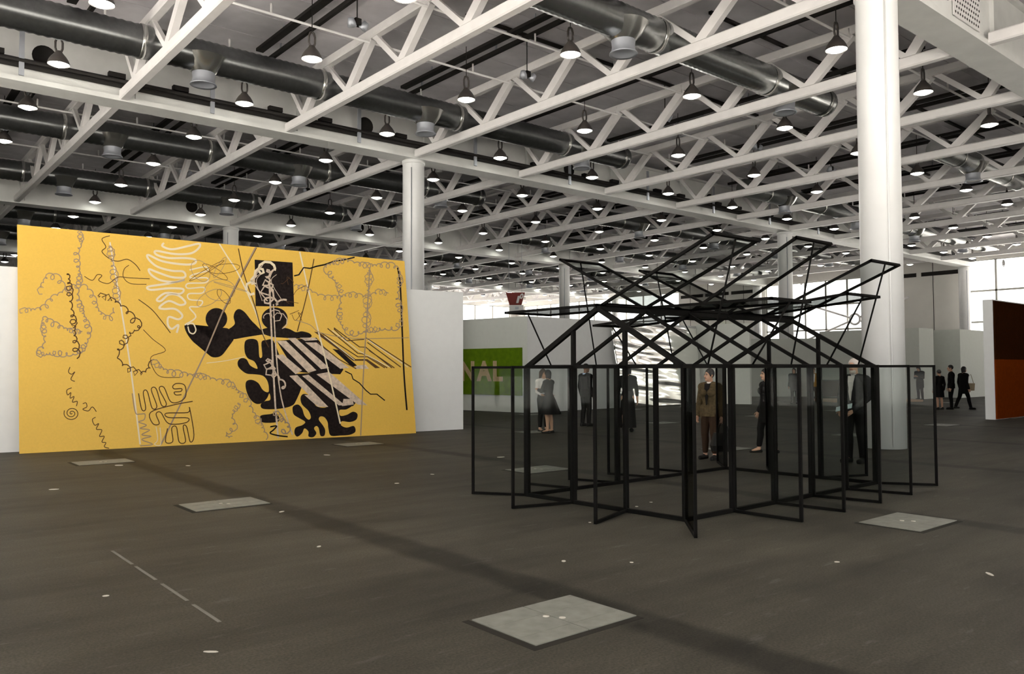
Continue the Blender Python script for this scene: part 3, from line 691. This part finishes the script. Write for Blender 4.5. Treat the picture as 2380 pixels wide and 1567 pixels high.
ribbon([(690,130),(640,150),(665,200),(640,230),(690,275),(740,290),(800,278),(850,310),(880,350)], 5, INKB, cL)
curl([(690,190),(720,400),(740,560)], 20, 26, cL, 3.5, INKG, 11)
ribbon([(810,315),(780,340),(775,390),(820,430),(920,435)], 4, INKB, cL)
ribbon([(530,385),(580,410),(610,375),(640,380),(620,410),(680,430),(740,390),(820,395),(940,400)], 4.5, INKB, cL)
curl([(620,500),(720,540),(800,600),(830,650),(880,700),(800,760),(740,880),(800,960),(900,990),(960,920)], 18, 44, cL, 4.5, INKB, 12)
curl([(960,920),(1050,980),(1150,1000),(1250,1010),(1380,1040),(1450,1065),(1497,1110),(1557,1170),(1597,1250),(1647,1330),(1677,1400)], 17, 32, cL, 4, INKG, 13)
ribbon([(870,530),(950,590),(1010,660),(1070,740)], 5, INKB, cL)
ribbon([(900,720),(960,780),(1040,850),(950,890),(960,960),(1010,1015),(1130,1020)], 4, INKB, cL)
ribbon([(1030,175),(1020,195),(1080,215),(1180,195),(1250,180),(1250,205),(1200,240),(1100,245),(980,225),(985,250),(1060,270),(1160,270),(1225,280),(1220,305),(1150,310),(1020,290),(930,250),(935,280),(990,325),(1080,350),(1150,355),(1160,390),(1080,390),(990,360),(935,340),(950,375),(1010,410),(1100,420),(1160,405),(1060,430),(930,450),(950,470),(1060,460),(1150,465),(1130,495),(1040,490),(985,530),(1010,540),(1060,500),(1120,505),(1165,550),(1130,565),(1060,540),(1000,580),(1030,590),(1100,590),(1145,630),(1120,655),(1060,640),(1055,690),(1080,715),(1120,690),(1110,740)], 13, INKW, cL)
ribbon([(1190,345),(1290,325),(1300,350),(1210,375),(1200,395),(1300,395),(1290,425),(1180,430),(1180,460),(1280,455),(1270,490),(1185,495),(1190,530),(1270,540),(1250,575),(1190,580),(1230,640),(1160,690)], 9, INKW, cL)
ribbon([(1175,690),(1210,680),(1230,720),(1215,745),(1190,735),(1180,700)], 8, INKW, cL)
ribbon([(870,1120),(890,1220),(915,1215),(900,1115),(925,1108),(955,1212),(985,1200),(950,1098),(980,1090),(1015,1195),(1045,1185),(1000,1092),(1030,1083),(1070,1170),(1120,1175),(1165,1140),(1160,1070),(1110,1058),(1085,1075),(1095,1092),(1140,1090),(1135,1108),(1095,1112),(1105,1130),(1140,1128)], 6, INKB, cL)
ribbon([(1210,1170),(1080,1195),(945,1240),(960,1310),(1000,1310),(980,1250),(1010,1240),(1060,1310),(1165,1305),(1180,1275),(1060,1272),(1045,1245),(1180,1240),(1190,1212),(1218,1380),(1195,1425),(1172,1330),(1150,1330),(1165,1422),(1125,1425),(1108,1332),(1078,1340),(1085,1422),(1040,1425),(1052,1340)], 6, INKB, cL)
ribbon([(830,1120),(850,1240),(880,1250),(910,1250),(905,1285),(870,1300),(920,1320),(880,1340),(940,1350),(890,1380),(950,1390),(890,1410),(960,1440),(880,1450)], 6, INKG, cL)
ribbon([(980,1330),(990,1410),(970,1440),(1010,1440),(1005,1335)], 5, INKW, cL)
curl([(270,470),(320,360),(400,320)], 30, 60, cR, 11, INKW, 21)
curl([(400,330),(380,420),(400,540),(500,540)], 32, 55, cR, 8, INKP, 22)
curl([(350,640),(430,620),(480,680)], 28, 60, cR, 4, INKP, 23)
curl([(390,900),(400,980),(470,1040),(500,1100)], 26, 44, cR, 7, INKP, 24)
curl([(430,1240),(480,1290),(520,1330),(470,1380)], 18, 34, cR, 6, INKG, 25)
rnd = random.Random(5)
for k in range(9):
    c = (rnd.uniform(-40,160), rnd.uniform(300,530)); r1, r2 = rnd.uniform(40,110), rnd.uniform(25,70)
    ribbon([(c[0]+r1*math.cos(a*.5+k), c[1]+r2*math.sin(a*.5+k*1.7)) for a in range(14)], 3, INKB if k % 2 else INKG, cR)
for k in range(7):
    c = (rnd.uniform(520,600), rnd.uniform(380,640)); ribbon([c,(c[0]+rnd.uniform(-60,60),c[1]+rnd.uniform(-40,40)),(c[0]+rnd.uniform(-90,90),c[1]+rnd.uniform(-70,70))], 3, INKB, cR)
for k in range(6):
    x = 330+rnd.uniform(0,180); ribbon([(x,300+rnd.uniform(0,80)),(x-rnd.uniform(20,60),420),(x+rnd.uniform(0,40),540)], 4, INKP, cR)
curl([(210,1180),(160,1260),(180,1330),(120,1380),(160,1400)], 12, 30, cR, 3.5, INKG, 31)
ribbon([(400,1330),(440,1325),(420,1350),(400,1370),(450,1385),(510,1392)], 9, INK, cR)
# ------------------------------------------------------------------ people
SKIN = mat('skin', (0.52, 0.30, 0.20), 0.55); SKIN2 = mat('skin_dark', (0.20, 0.10, 0.06), 0.55)
HAIRB = mat('hair_black', (0.012, 0.009, 0.008), 0.5); HAIRBR = mat('hair_brown', (0.05, 0.028, 0.015), 0.5); HAIRG = mat('hair_grey', (0.50, 0.44, 0.40), 0.6)
CBLK = mat('cloth_black', (0.010, 0.009, 0.009), 0.8, spec=0.08); CCHAR = mat('cloth_charcoal', (0.022, 0.021, 0.022), 0.85, spec=0.08, noise=(40, 0.5)); CWHT = mat('cloth_white', (0.72, 0.68, 0.66), 0.8, spec=0.08); CBLUE = mat('cloth_paleblue', (0.45, 0.55, 0.75), 0.8, spec=0.08)
COLIVE = mat('cloth_olive', (0.085, 0.062, 0.032), 0.8, spec=0.08, noise=(25, 0.3)); CBRN = mat('cloth_brown', (0.038, 0.022, 0.014), 0.8, spec=0.08); COCH = mat('cloth_ochre', (0.40, 0.20, 0.04), 0.8, spec=0.08); CBEI = mat('cloth_beige', (0.40, 0.33, 0.22), 0.8, spec=0.08)
SHOE = mat('shoe_black', (0.010, 0.009, 0.008), 0.5, spec=0.2)
EYEM = mat('eye_dark', (0.01, 0.008, 0.006), 0.3); LIP = mat('lip', (0.30, 0.09, 0.07), 0.5)
def capsule(mb, p0, p1, r0, r1, flat=1.0, side=None, n=14):
    """tapered capsule; cross-section is widened by flat along side"""
    p0, p1 = Vector(p0), Vector(p1); d = p1-p0; l = d.length
    if l < 1e-6: d = Vector((0,0,1)); l = 1e-6
    d.normalize(); s = Vector(side) if side is not None else d.orthogonal(); s = s-d*s.dot(d)
    if s.length < 1e-5: s = d.orthogonal()
    s.normalize(); t = d.cross(s); rings = []
    for k in range(4): a = -PI/2+PI/2*(k+.35)/4.35; rings.append((p0+d*(r0*math.sin(a)), r0*math.cos(a)))
    rings += [(p0, r0), (p1, r1)]
    for k in range(4): a = PI/2*(k+1)/4.35; rings.append((p1+d*(r1*math.sin(a)), r1*math.cos(a)))
    vs = [c+(s*math.cos(2*PI*i/n)*flat+t*math.sin(2*PI*i/n))*r for c, r in rings for i in range(n)]
    m = len(rings); fs = [(j*n+i,j*n+(i+1)%n,(j+1)*n+(i+1)%n,(j+1)*n+i) for j in range(m-1) for i in range(n)]
    fs += [tuple(reversed(range(n))), tuple(range((m-1)*n, m*n))]
    mb.add(vs, fs, True)
def ellipsoid(mb, c, r, n=16, m=10):
    c = Vector(c); vs = [c+Vector((0,0,-r[2]))]
    for j in range(1, m):
        a = -PI/2+PI*j/m
        vs += [c+Vector((r[0]*math.cos(a)*math.cos(2*PI*i/n), r[1]*math.cos(a)*math.sin(2*PI*i/n), r[2]*math.sin(a))) for i in range(n)]
    vs.append(c+Vector((0,0,r[2]))); T = len(vs)-1
    fs = [(0,1+(i+1)%n,1+i) for i in range(n)]+[(1+j*n+i,1+j*n+(i+1)%n,1+(j+1)*n+(i+1)%n,1+(j+1)*n+i) for j in range(m-2) for i in range(n)]+[(T,1+(m-2)*n+i,1+(m-2)*n+(i+1)%n) for i in range(n)]
    mb.add(vs, fs, True)
def remesh(mb, vox, smooth=2):
    me = mb.mesh('tmp'); o = bpy.data.objects.new('tmp', me); COL.objects.link(o)
    md = o.modifiers.new('r', 'REMESH'); md.mode = 'VOXEL'; md.voxel_size = vox; md.use_smooth_shade = True
    dg = bpy.context.evaluated_depsgraph_get(); dg.update(); nm = bpy.data.meshes.new_from_object(o.evaluated_get(dg)); bpy.data.objects.remove(o); bpy.data.meshes.remove(me)
    bm = bmesh.new(); bm.from_mesh(nm)
    for _ in range(smooth): bmesh.ops.smooth_vert(bm, verts=bm.verts, factor=.5, use_axis_x=True, use_axis_y=True, use_axis_z=True)
    return bm, nm
def finish(bm, nm, name, m, parent, cuts=()):
    for co, no in cuts:
        geo = bm.verts[:]+bm.edges[:]+bm.faces[:]
        r = bmesh.ops.bisect_plane(bm, geom=geo, plane_co=co, plane_no=no, clear_outer=True)
        ed = [e for e in r['geom_cut'] if isinstance(e, bmesh.types.BMEdge)]
        if ed:
            try: bmesh.ops.holes_fill(bm, edges=ed)
            except Exception: pass
    bm.to_mesh(nm); bm.free(); nm.name = name
    for p in nm.polygons: p.use_smooth = True
    nm.materials.clear(); nm.materials.append(m)
    return link(name, nm, parent)
def person(label, pos, heading, H, top, top_m, bottom, bot_m, hair_m, skin=SKIN, hair='short', fem=False, feet=((.06,.0),(-.06,.0)), arms=None, lean=0.0, headturn=0.0, headdrop=0.0, collar=None, bare_legs=False, vox=.011, group='visitors', inner=None, shoe_m=SHOE, hem=None, face=True, glasses=False, beard=False, pumps=False):
    r = thing('person', label, 'person', (pos[0], pos[1], 0), rz=math.radians(heading-90), group=group)
    S = H; V = lambda x,y,z: Vector((x*S, (y+lean*max(z-.5,0))*S, z*S))
    shw = .098 if fem else .112; hpw = .052
    sh = {s: V(s*shw, -.005, .798) for s in (-1,1)}; hip = {s: V(s*hpw, 0, .515) for s in (-1,1)}
    an = {}; kn = {}
    for s, f in ((1, feet[0]), (-1, feet[1])):
        up_ = f[2] if len(f) > 2 else 0
        an[s] = Vector((f[0]*S, (f[1]-.01)*S, (.047+up_)*S)); mid = (hip[s]+an[s])/2; kn[s] = Vector((mid.x, mid.y+(.018+up_*.5)*S, (.285+up_*.3)*S))
    arms = arms or {}
    el = {}; wr = {}
    for s in (-1, 1):
        e, w_ = arms.get(s, ((s*.132,-.02,.635),(s*.14,.03,.49)))
        el[s] = V(*e); wr[s] = V(*w_)
    hd = V(0, .012, .927); hd.z -= headdrop*.03*S; hd.y += headdrop*.05*S; nk = V(0,-.008,.845)
    X = Vector((1,0,0))
    def torso(mb, k, g=0.0):
        capsule(mb, V(0,-.005,.775), V(0,0,.69), .062*S*k+g, .058*S*k+g, 1.55, X); capsule(mb, V(0,0,.69), V(0,0,.60), .058*S*k+g, (.050 if fem else .056)*S*k+g, 1.35 if fem else 1.5, X)
        capsule(mb, V(0,0,.60), V(0,-.004,.525), (.050 if fem else .056)*S*k+g, .060*S*k+g, 1.5, X)
        for s in (-1,1): capsule(mb, V(s*.028,-.006,.818), sh[s], .034*S*k+g*.7, .036*S*k+g)
        if fem:
            for s in (-1,1): ellipsoid(mb, V(s*.042,.045,.735), (.036*S+g,.034*S+g,.036*S+g))
    def arm(mb, s, k, g=0.0, to=1.0):
        capsule(mb, sh[s], el[s], .031*S*k+g, .025*S*k+g); w2 = el[s].lerp(wr[s], to); capsule(mb, el[s], w2, .025*S*k+g, .017*S*k+g+(.008 if g else 0))
    def leg(mb, s, k, g=0.0, to=1.0):
        capsule(mb, hip[s], kn[s], .050*S*k+g, .033*S*k+g); a2 = kn[s].lerp(an[s], to)
        cf = kn[s].lerp(an[s], .3)-Vector((0,.008*S,0)); capsule(mb, kn[s], cf, .032*S*k+g, .031*S*k+g); capsule(mb, cf, a2, .031*S*k+g, (.020*S*k if not g else .024*S*k)+g)
    body = MB(); torso(body, 1)
    R = Matrix.Rotation(headturn, 3, 'Z') @ Matrix.Rotation(-headdrop, 3, 'X')
    P = lambda x,y,z: hd+R@Vector((x*S,y*S,z*S))
    capsule(body, nk-Vector((0,0,.02*S)), hd-Vector((0,.012*S,.03*S)), .033*S, .030*S)
    ellipsoid(body, P(0,-.006,.018), (.044*S,.054*S,.054*S)); ellipsoid(body, P(0,.008,-.022), (.037*S,.044*S,.048*S))
    capsule(body, P(0,.050,.004), P(0,.062,-.016), .006*S, .0095*S); ellipsoid(body, P(0,.036,-.052), (.018*S,.016*S,.014*S))
    for s in (-1,1): ellipsoid(body, P(s*.045,-.008,-.004), (.006*S,.012*S,.018*S))
    for s in (-1,1):
        arm(body, s, 1); leg(body, s, 1)
        f = an[s]; capsule(body, f, f+Vector((s*.012*S,.085*S,-.027*S)), .021*S, .014*S, 1.3, X)
        hdir = (wr[s]-el[s]).normalized(); sd_ = Vector((0,1,0)) if abs(hdir.y) < .8 else Vector((s,0,0)); sd_ = (sd_-hdir*sd_.dot(hdir)).normalized(); nrm = hdir.cross(sd_)
        pc = wr[s]+hdir*.045*S; capsule(body, wr[s]+hdir*.012*S, wr[s]+hdir*.052*S, .014*S, .013*S, 1.75, sd_)
        for q, (o_, ln) in enumerate(((.020,.040),(.0075,.046),(-.0055,.043),(-.018,.034))):
            b0 = wr[s]+hdir*.056*S+sd_*o_*S*1.15; k1 = b0+hdir*ln*.5*S+sd_*o_*.15*S-nrm*s*.004*S; k2 = k1+hdir*ln*.5*S*.8-nrm*s*.012*S
            capsule(body, b0, k1, .0052*S, .005*S, n=8); capsule(body, k1, k2, .005*S, .0042*S, n=8)
        t0 = wr[s]+hdir*.022*S+sd_*.02*S; t1 = t0+hdir*.022*S+sd_*.02*S; capsule(body, t0, t1, .0065*S, .006*S, n=8); capsule(body, t1, t1+hdir*.02*S+sd_*.004*S, .006*S, .005*S, n=8)
    bm, nm = remesh(body, min(vox,.009), 1); b = finish(bm, nm, 'body', skin, r)
    # face
    if face:
        e = MB()
        for s in (-1,1): ellipsoid(e, P(s*.018,.046,.006), (.0075*S,.005*S,.0045*S), 8, 6)
        e.build('eyes', EYEM, r)
        e = MB(); capsule(e, P(-.014,.047,-.033), P(.014,.047,-.033), .0035*S, .0035*S, n=8); e.build('mouth', LIP, r)
        e = MB()
        for s in (-1,1): capsule(e, P(s*.009,.051,.019), P(s*.028,.044,.019), .0028*S, .002*S, n=6)
        e.build('eyebrows', hair_m, r)
    if glasses:
        e = MB()
        for s in (-1,1): e.tube([P(s*.019+.014*math.cos(a*PI/6),.058,.005+.011*math.sin(a*PI/6)) for a in range(13)], .0018*S, 6, cap=False)
        e.tube([P(-.034,.055,.007), P(-.05,-.005,.007)], .0018*S, 6); e.tube([P(.034,.055,.007), P(.05,-.005,.007)], .0018*S, 6); e.tube([P(-.005,.06,.008),P(.005,.06,.008)], .0018*S, 6)
        e.build('glasses', EYEM, r)
    if beard:
        e = MB(); ellipsoid(e, P(0,.026,-.050), (.033*S,.030*S,.030*S)); bm, nm = remesh(e, .009); finish(bm, nm, 'beard', hair_m, r, [(P(0,.03,-.034), R@Vector((0,.3,1)))])
    # hair
    h = MB(); ellipsoid(h, P(0,-.010,.022), (.0505*S,.060*S,.058*S))
    if hair == 'bob':
        for s in (-1,1): capsule(h, P(s*.038,-.018,.02), P(s*.040,-.012,-.05), .022*S, .018*S)
        capsule(h, P(0,-.042,.02), P(0,-.042,-.055), .030*S, .024*S, 1.4, X)
    if hair == 'long':
        for s in (-1,1): capsule(h, P(s*.040,-.016,.02), P(s*.046,.0,-.11), .020*S, .017*S)
        capsule(h, P(0,-.042,.02), P(0,-.05,-.13), .030*S, .024*S, 1.5, X)
    if hair == 'cap': capsule(h, P(0,.03,.042), P(0,.075,.036), .02*S, .010*S, 2.0, X)
    bm, nm = remesh(h, .010)
    cuts = [(P(0,.036,.026), R@Vector((0,1,-.55)).normalized())] if hair != 'cap' else [(P(0,0,.022), R@Vector((0,.2,-1)))]
    if hair == 'bald': cuts = [(P(0,-.012,.02), R@Vector((0,1,.35)).normalized())]
    finish(bm, nm, 'hat' if hair == 'cap' else 'hair', hair_m, r, cuts)
    # clothes
    if inner:
        g = MB(); torso(g, 1.0, .010); bm, nm = remesh(g, vox); finish(bm, nm, 'shirt', inner, r, [(V(0,0,.54), (0,0,-1)), (V(0,0,.845), (0,0,1))])
    if collar:
        g = MB(); g.lathe([(.040*S,0),(.046*S,.004*S),(.040*S,.026*S),(.034*S,.027*S)], 20, (nk.x, nk.y-.002*S, nk.z-.018*S)); g.build('collar', collar, r)
    if top:
        g = MB(); gg = .020 if top in ('jacket','coat') else .012
        torso(g, 1.0, gg)
        if top != 'dress' or True:
            for s in (-1,1): arm(g, s, 1.0, gg*.8, .55 if top == 'tee' else .97)
        lo = {'jacket':.47,'coat':.36,'blouse':.55,'tee':.54,'dress':.60}[top]
        if top in ('jacket','coat'):
            capsule(g, V(0,0,.56), V(0,0,lo-.03), .066*S+gg, .066*S+gg, 1.45, X)
        bm, nm = remesh(g, vox)
        cuts = [(V(0,0,.858), (0,0,1))]
        low = MB()
        if top in ('jacket','coat','blouse','tee'):
            # cut the hem only on the torso: hands may hang lower, so cut faces near the axis
            geo = [v for v in bm.verts if v.co.z < lo*S and abs(v.co.x) < .115*S and abs(v.co.y-lean*0) < .10*S and all((v.co-wr[s]).length > .075*S and (v.co-el[s]).length > .07*S for s in (-1,1))]
            bmesh.ops.delete(bm, geom=geo, context='VERTS')
        finish(bm, nm, {'jacket':'jacket','coat':'coat','blouse':'blouse','tee':'top','dress':'dress_top'}[top], top_m, r, cuts)
        if top in ('jacket','coat') and inner:
            # open front: a shirt strip with lapels over it
            g = MB(); zt, zb = .835*S, .60*S
            yf = lambda z: (.062*S*1.0+.010+.016) + (0 if z < .7*S else -.01*S)
            pts = []
            for k in range(9):
                z = zb+(zt-zb)*k/8; wdt = (.006+.030*k/8)*S; y = yf(z)+lean*max(z-.5*S,0)-.018*S*max(0,(k-6)/2); pts += [(-wdt,y,z),(wdt,y,z)]
            g.add(pts+[(x,y+.006,z) for x,y,z in pts], [(2*k,2*k+1,2*k+3,2*k+2) for k in range(8)]+[(18+2*k,18+2*k+2,18+2*k+3,18+2*k+1) for k in range(8)])
            g.build('shirt_front', inner, r)
    if bottom == 'trousers' or bottom == 'cropped':
        g = MB(); capsule(g, V(0,0,.60), V(0,-.004,.525), .056*S+.010, .062*S+.012, 1.5, X)
        for s in (-1,1): leg(g, s, 1.02, .014, .97 if bottom == 'trousers' else .80)
        bm, nm = remesh(g, vox); finish(bm, nm, 'trousers', bot_m, r, [(V(0,0,.60),(0,0,1))])
    if bottom in ('flared','skirt','long'):
        zb = {'flared':.30,'skirt':.31,'long':.07}[bottom]; rb = {'flared':.17,'skirt':.095,'long':.10}[bottom]; n = 36; g = MB(); rows = 12; vs = []
        for j in range(rows+1):
            t = j/rows; z = .62+(zb-.62)*t
            for i in range(n):
                a = 2*PI*i/n; base = .056+.02*min(t*3,1); rad = base+(rb-base)*t**(1.2 if bottom == 'flared' else 1.0); rad *= 1+(.07*math.sin(a*7) if bottom == 'flared' else .02*math.sin(a*5))*t
                vs.append((rad*1.25*math.cos(a)*S if bottom != 'flared' else rad*1.05*math.cos(a)*S, (rad*math.sin(a)*(1.0)+(-.02*t if bottom == 'flared' else 0))*S, z*S))
        g.add(vs, [(j*n+i,j*n+(i+1)%n,(j+1)*n+(i+1)%n,(j+1)*n+i) for j in range(rows) for i in range(n)]+[tuple(range(n))], True)
        g.build('skirt', bot_m, r)
    # shoes
    for s in (-1,1):
        g = MB(); f = an[s]; z0 = f.z-.047*S
        capsule(g, (f.x,f.y-.022*S,z0+.018*S), (f.x+s*.014*S,f.y+.095*S,z0+.012*S), .024*S, .019*S, 1.15, X)
        if not pumps:
            capsule(g, (f.x,f.y-.012*S,z0+.036*S), (f.x+s*.006*S,f.y+.03*S,z0+.032*S), .029*S, .026*S, 1.1, X)
            capsule(g, (f.x,f.y-.012*S,z0+.03*S), (f.x+s*.014*S,f.y+.09*S,z0+.022*S), .029*S, .024*S, 1.15, X)
        bm, nm = remesh(g, .009); finish(bm, nm, 'shoe', shoe_m, r, [((0,0,z0+.002),(0,0,-1))])
    return r
GRP = 'visitors in the hall'
person('woman in white blouse and black trousers greeting the woman in the flared dress', (13.90,15.42), 262, 1.60, 'blouse', CWHT, 'cropped', CBLK, HAIRBR, hair='long', fem=True, arms={1:((.13,.02,.64),(.12,.13,.60)),-1:((-.14,.0,.64),(-.09,.10,.60))}, headturn=.3, group=None, pumps=True)
person('woman in black dress with flared skirt and bare legs, seen from behind', (13.66,14.93), 105, 1.58, 'dress', CBLK, 'flared', CBLK, HAIRB, hair='bob', fem=True, arms={-1:((-.12,.06,.66),(-.06,.15,.68)),1:((.13,.05,.66),(.08,.15,.66))}, bare_legs=True, lean=.05, group=None, face=False, pumps=True)
person('man in black suit with pale blue collar behind the pavilion', (16.02,15.99), -5, 1.74, 'jacket', CBLK, 'trousers', CBLK, HAIRB, skin=SKIN2, hair='cap', collar=CBLUE, inner=CBLUE, feet=((.055,.02),(-.055,-.02)), group=None)
person('person in long black clothes walking away behind the pavilion', (15.29,13.78), 40, 1.70, 'tee', CBLK, 'long', CBLK, HAIRB, hair='bob', fem=True, feet=((.05,.08),(-.05,-.12,.03)), group=None, face=False)
wb = person('woman in olive jacket and brown cropped trousers holding a black bag', (11.84,8.73), 188, 1.60, 'jacket', COLIVE, 'cropped', CBRN, HAIRB, hair='short', fem=True, inner=CBLK, collar=CWHT, headturn=-.45, arms={-1:((-.135,.0,.64),(-.165,.05,.49)),1:((.135,-.01,.635),(.135,.03,.49))}, feet=((.07,.0),(-.06,.03)), vox=.009, group=None)
person('person in black with bare ankles and black mules behind the pavilion', (13.55,8.69), 150, 1.60, 'coat', CBLK, 'cropped', CBLK, HAIRB, hair='bob', fem=True, feet=((.055,.09),(-.055,-.07)), group=None, pumps=True)
mr = person('bearded man in dark checked jacket and white shirt holding a leaflet', (13.25,6.80), 175, 1.76, 'jacket', CCHAR, 'trousers', CBLK, HAIRG, hair='short', inner=CWHT, collar=CWHT, beard=True, glasses=True, headturn=.1, arms={1:((.15,.0,.64),(.08,.12,.50)),-1:((-.15,.0,.64),(-.07,.14,.51))}, feet=((.06,.03),(-.06,-.01)), vox=.009, group=None)
person('dark-clothed person reading with bowed head beside the booth box', (41.0,17.7), 170, 1.70, 'coat', CBLK, 'trousers', CBLK, HAIRB, hair='bob', headdrop=.5, arms={1:((.13,.03,.64),(.05,.14,.68)),-1:((-.13,.03,.64),(-.05,.14,.68))}, lean=.08, vox=.016, group=None, face=False)
person('woman in black dress with bare calves, back turned, in the group of three', (32.35,13.25), 60, 1.52, 'blouse', CBLK, 'skirt', CBLK, HAIRB, hair='short', fem=True, vox=.016, group=None, face=False)
person('man in dark suit looking sideways in the group of three', (32.75,12.98), 120, 1.70, 'jacket', CBLK, 'trousers', CBLK, HAIRB, inner=CWHT, feet=((.05,.0),(-.05,.02)), vox=.016, group=None)
person('person in black striding off with a beige shoulder bag', (33.0,12.65), -30, 1.64, 'coat', CBLK, 'trousers', CBLK, HAIRB, hair='bob', feet=((.05,.16),(-.05,-.16,.02)), lean=.06, vox=.016, group=None, face=False)
person('person in long black coat standing beyond the pavilion before the green wall', (33.0,19.75), 200, 1.60, 'coat', CBLK, 'trousers', CBLK, HAIRB, hair='bob', vox=.016, group=None)
person('person in ochre jacket standing beyond the pavilion before the green wall', (33.6,19.15), 220, 1.60, 'jacket', COCH, 'trousers', CBRN, HAIRBR, hair='short', inner=CWHT, vox=.016, group=None)
# bag, leaflet, shoulder bag
def handpos(r, s, arms_w, H):
    a = r.rotation_euler.z; x, y, z = (q*H for q in arms_w)
    return Vector((r.location.x+x*math.cos(a)-y*math.sin(a), r.location.y+x*math.sin(a)+y*math.cos(a), z))
p = handpos(wb, 1, (-.180,.058,.432), 1.60)
t = thing('handbag', 'black handbag with looped handles hanging from the woman\'s hand', 'bag', (p.x,p.y,p.z-.52), rz=-.55)
bgm = MB(); bgm.add([(-.19,-.06,.0),(.19,-.06,0),(.19,.06,0),(-.19,.06,0),(-.21,-.075,.1),(.21,-.075,.1),(.21,.075,.1),(-.21,.075,.1),(-.16,-.03,.32),(.16,-.03,.32),(.16,.03,.32),(-.16,.03,.32)],
    [(3,2,1,0),(8,9,10,11)]+[(b_+i,b_+(i+1)%4,b_+4+(i+1)%4,b_+4+i) for b_ in (0,4) for i in range(4)]); bgm.build('bag_body', SHOE, t)
for yy in (-.025,.025): MB().tube([(-.09,yy,.31),(-.075,yy*.7,.42),(-.02,0,.50),(.02,0,.50),(.075,yy*.7,.42),(.09,yy,.31)], .008, 6).build('handle', SHOE, t)
p = handpos(mr, 1, (.0,.185,.535), 1.76)
o = MB().box((-.15,-.006,-.045),(.15,.006,.045)).build('leaflet', mat('leaflet', (.55,.68,.72), .6)); o.location = p; o.rotation_euler = (.6,.25,mr.rotation_euler.z); tag(o, 'folded pale blue leaflet in the bearded man\'s hands', 'leaflet')
t = thing('shoulder_bag', 'beige shoulder bag at the hip of the striding person', 'bag', (33.15,12.45,.72), rz=-.6)
bb = MB(); bb.add([(-.13,-.05,0),(.13,-.05,0),(.13,.05,0),(-.13,.05,0),(-.15,-.06,.28),(.15,-.06,.28),(.15,.06,.28),(-.15,.06,.28)],[(3,2,1,0),(4,5,6,7),(0,1,5,4),(1,2,6,5),(2,3,7,6),(3,0,4,7)]); bb.build('bag_body', CBEI, t)
MB().tube([(-.14,0,.27),(-.05,.02,.55),(.05,.03,.62),(.14,0,.27)], .010, 6).build('strap', CBEI, t)
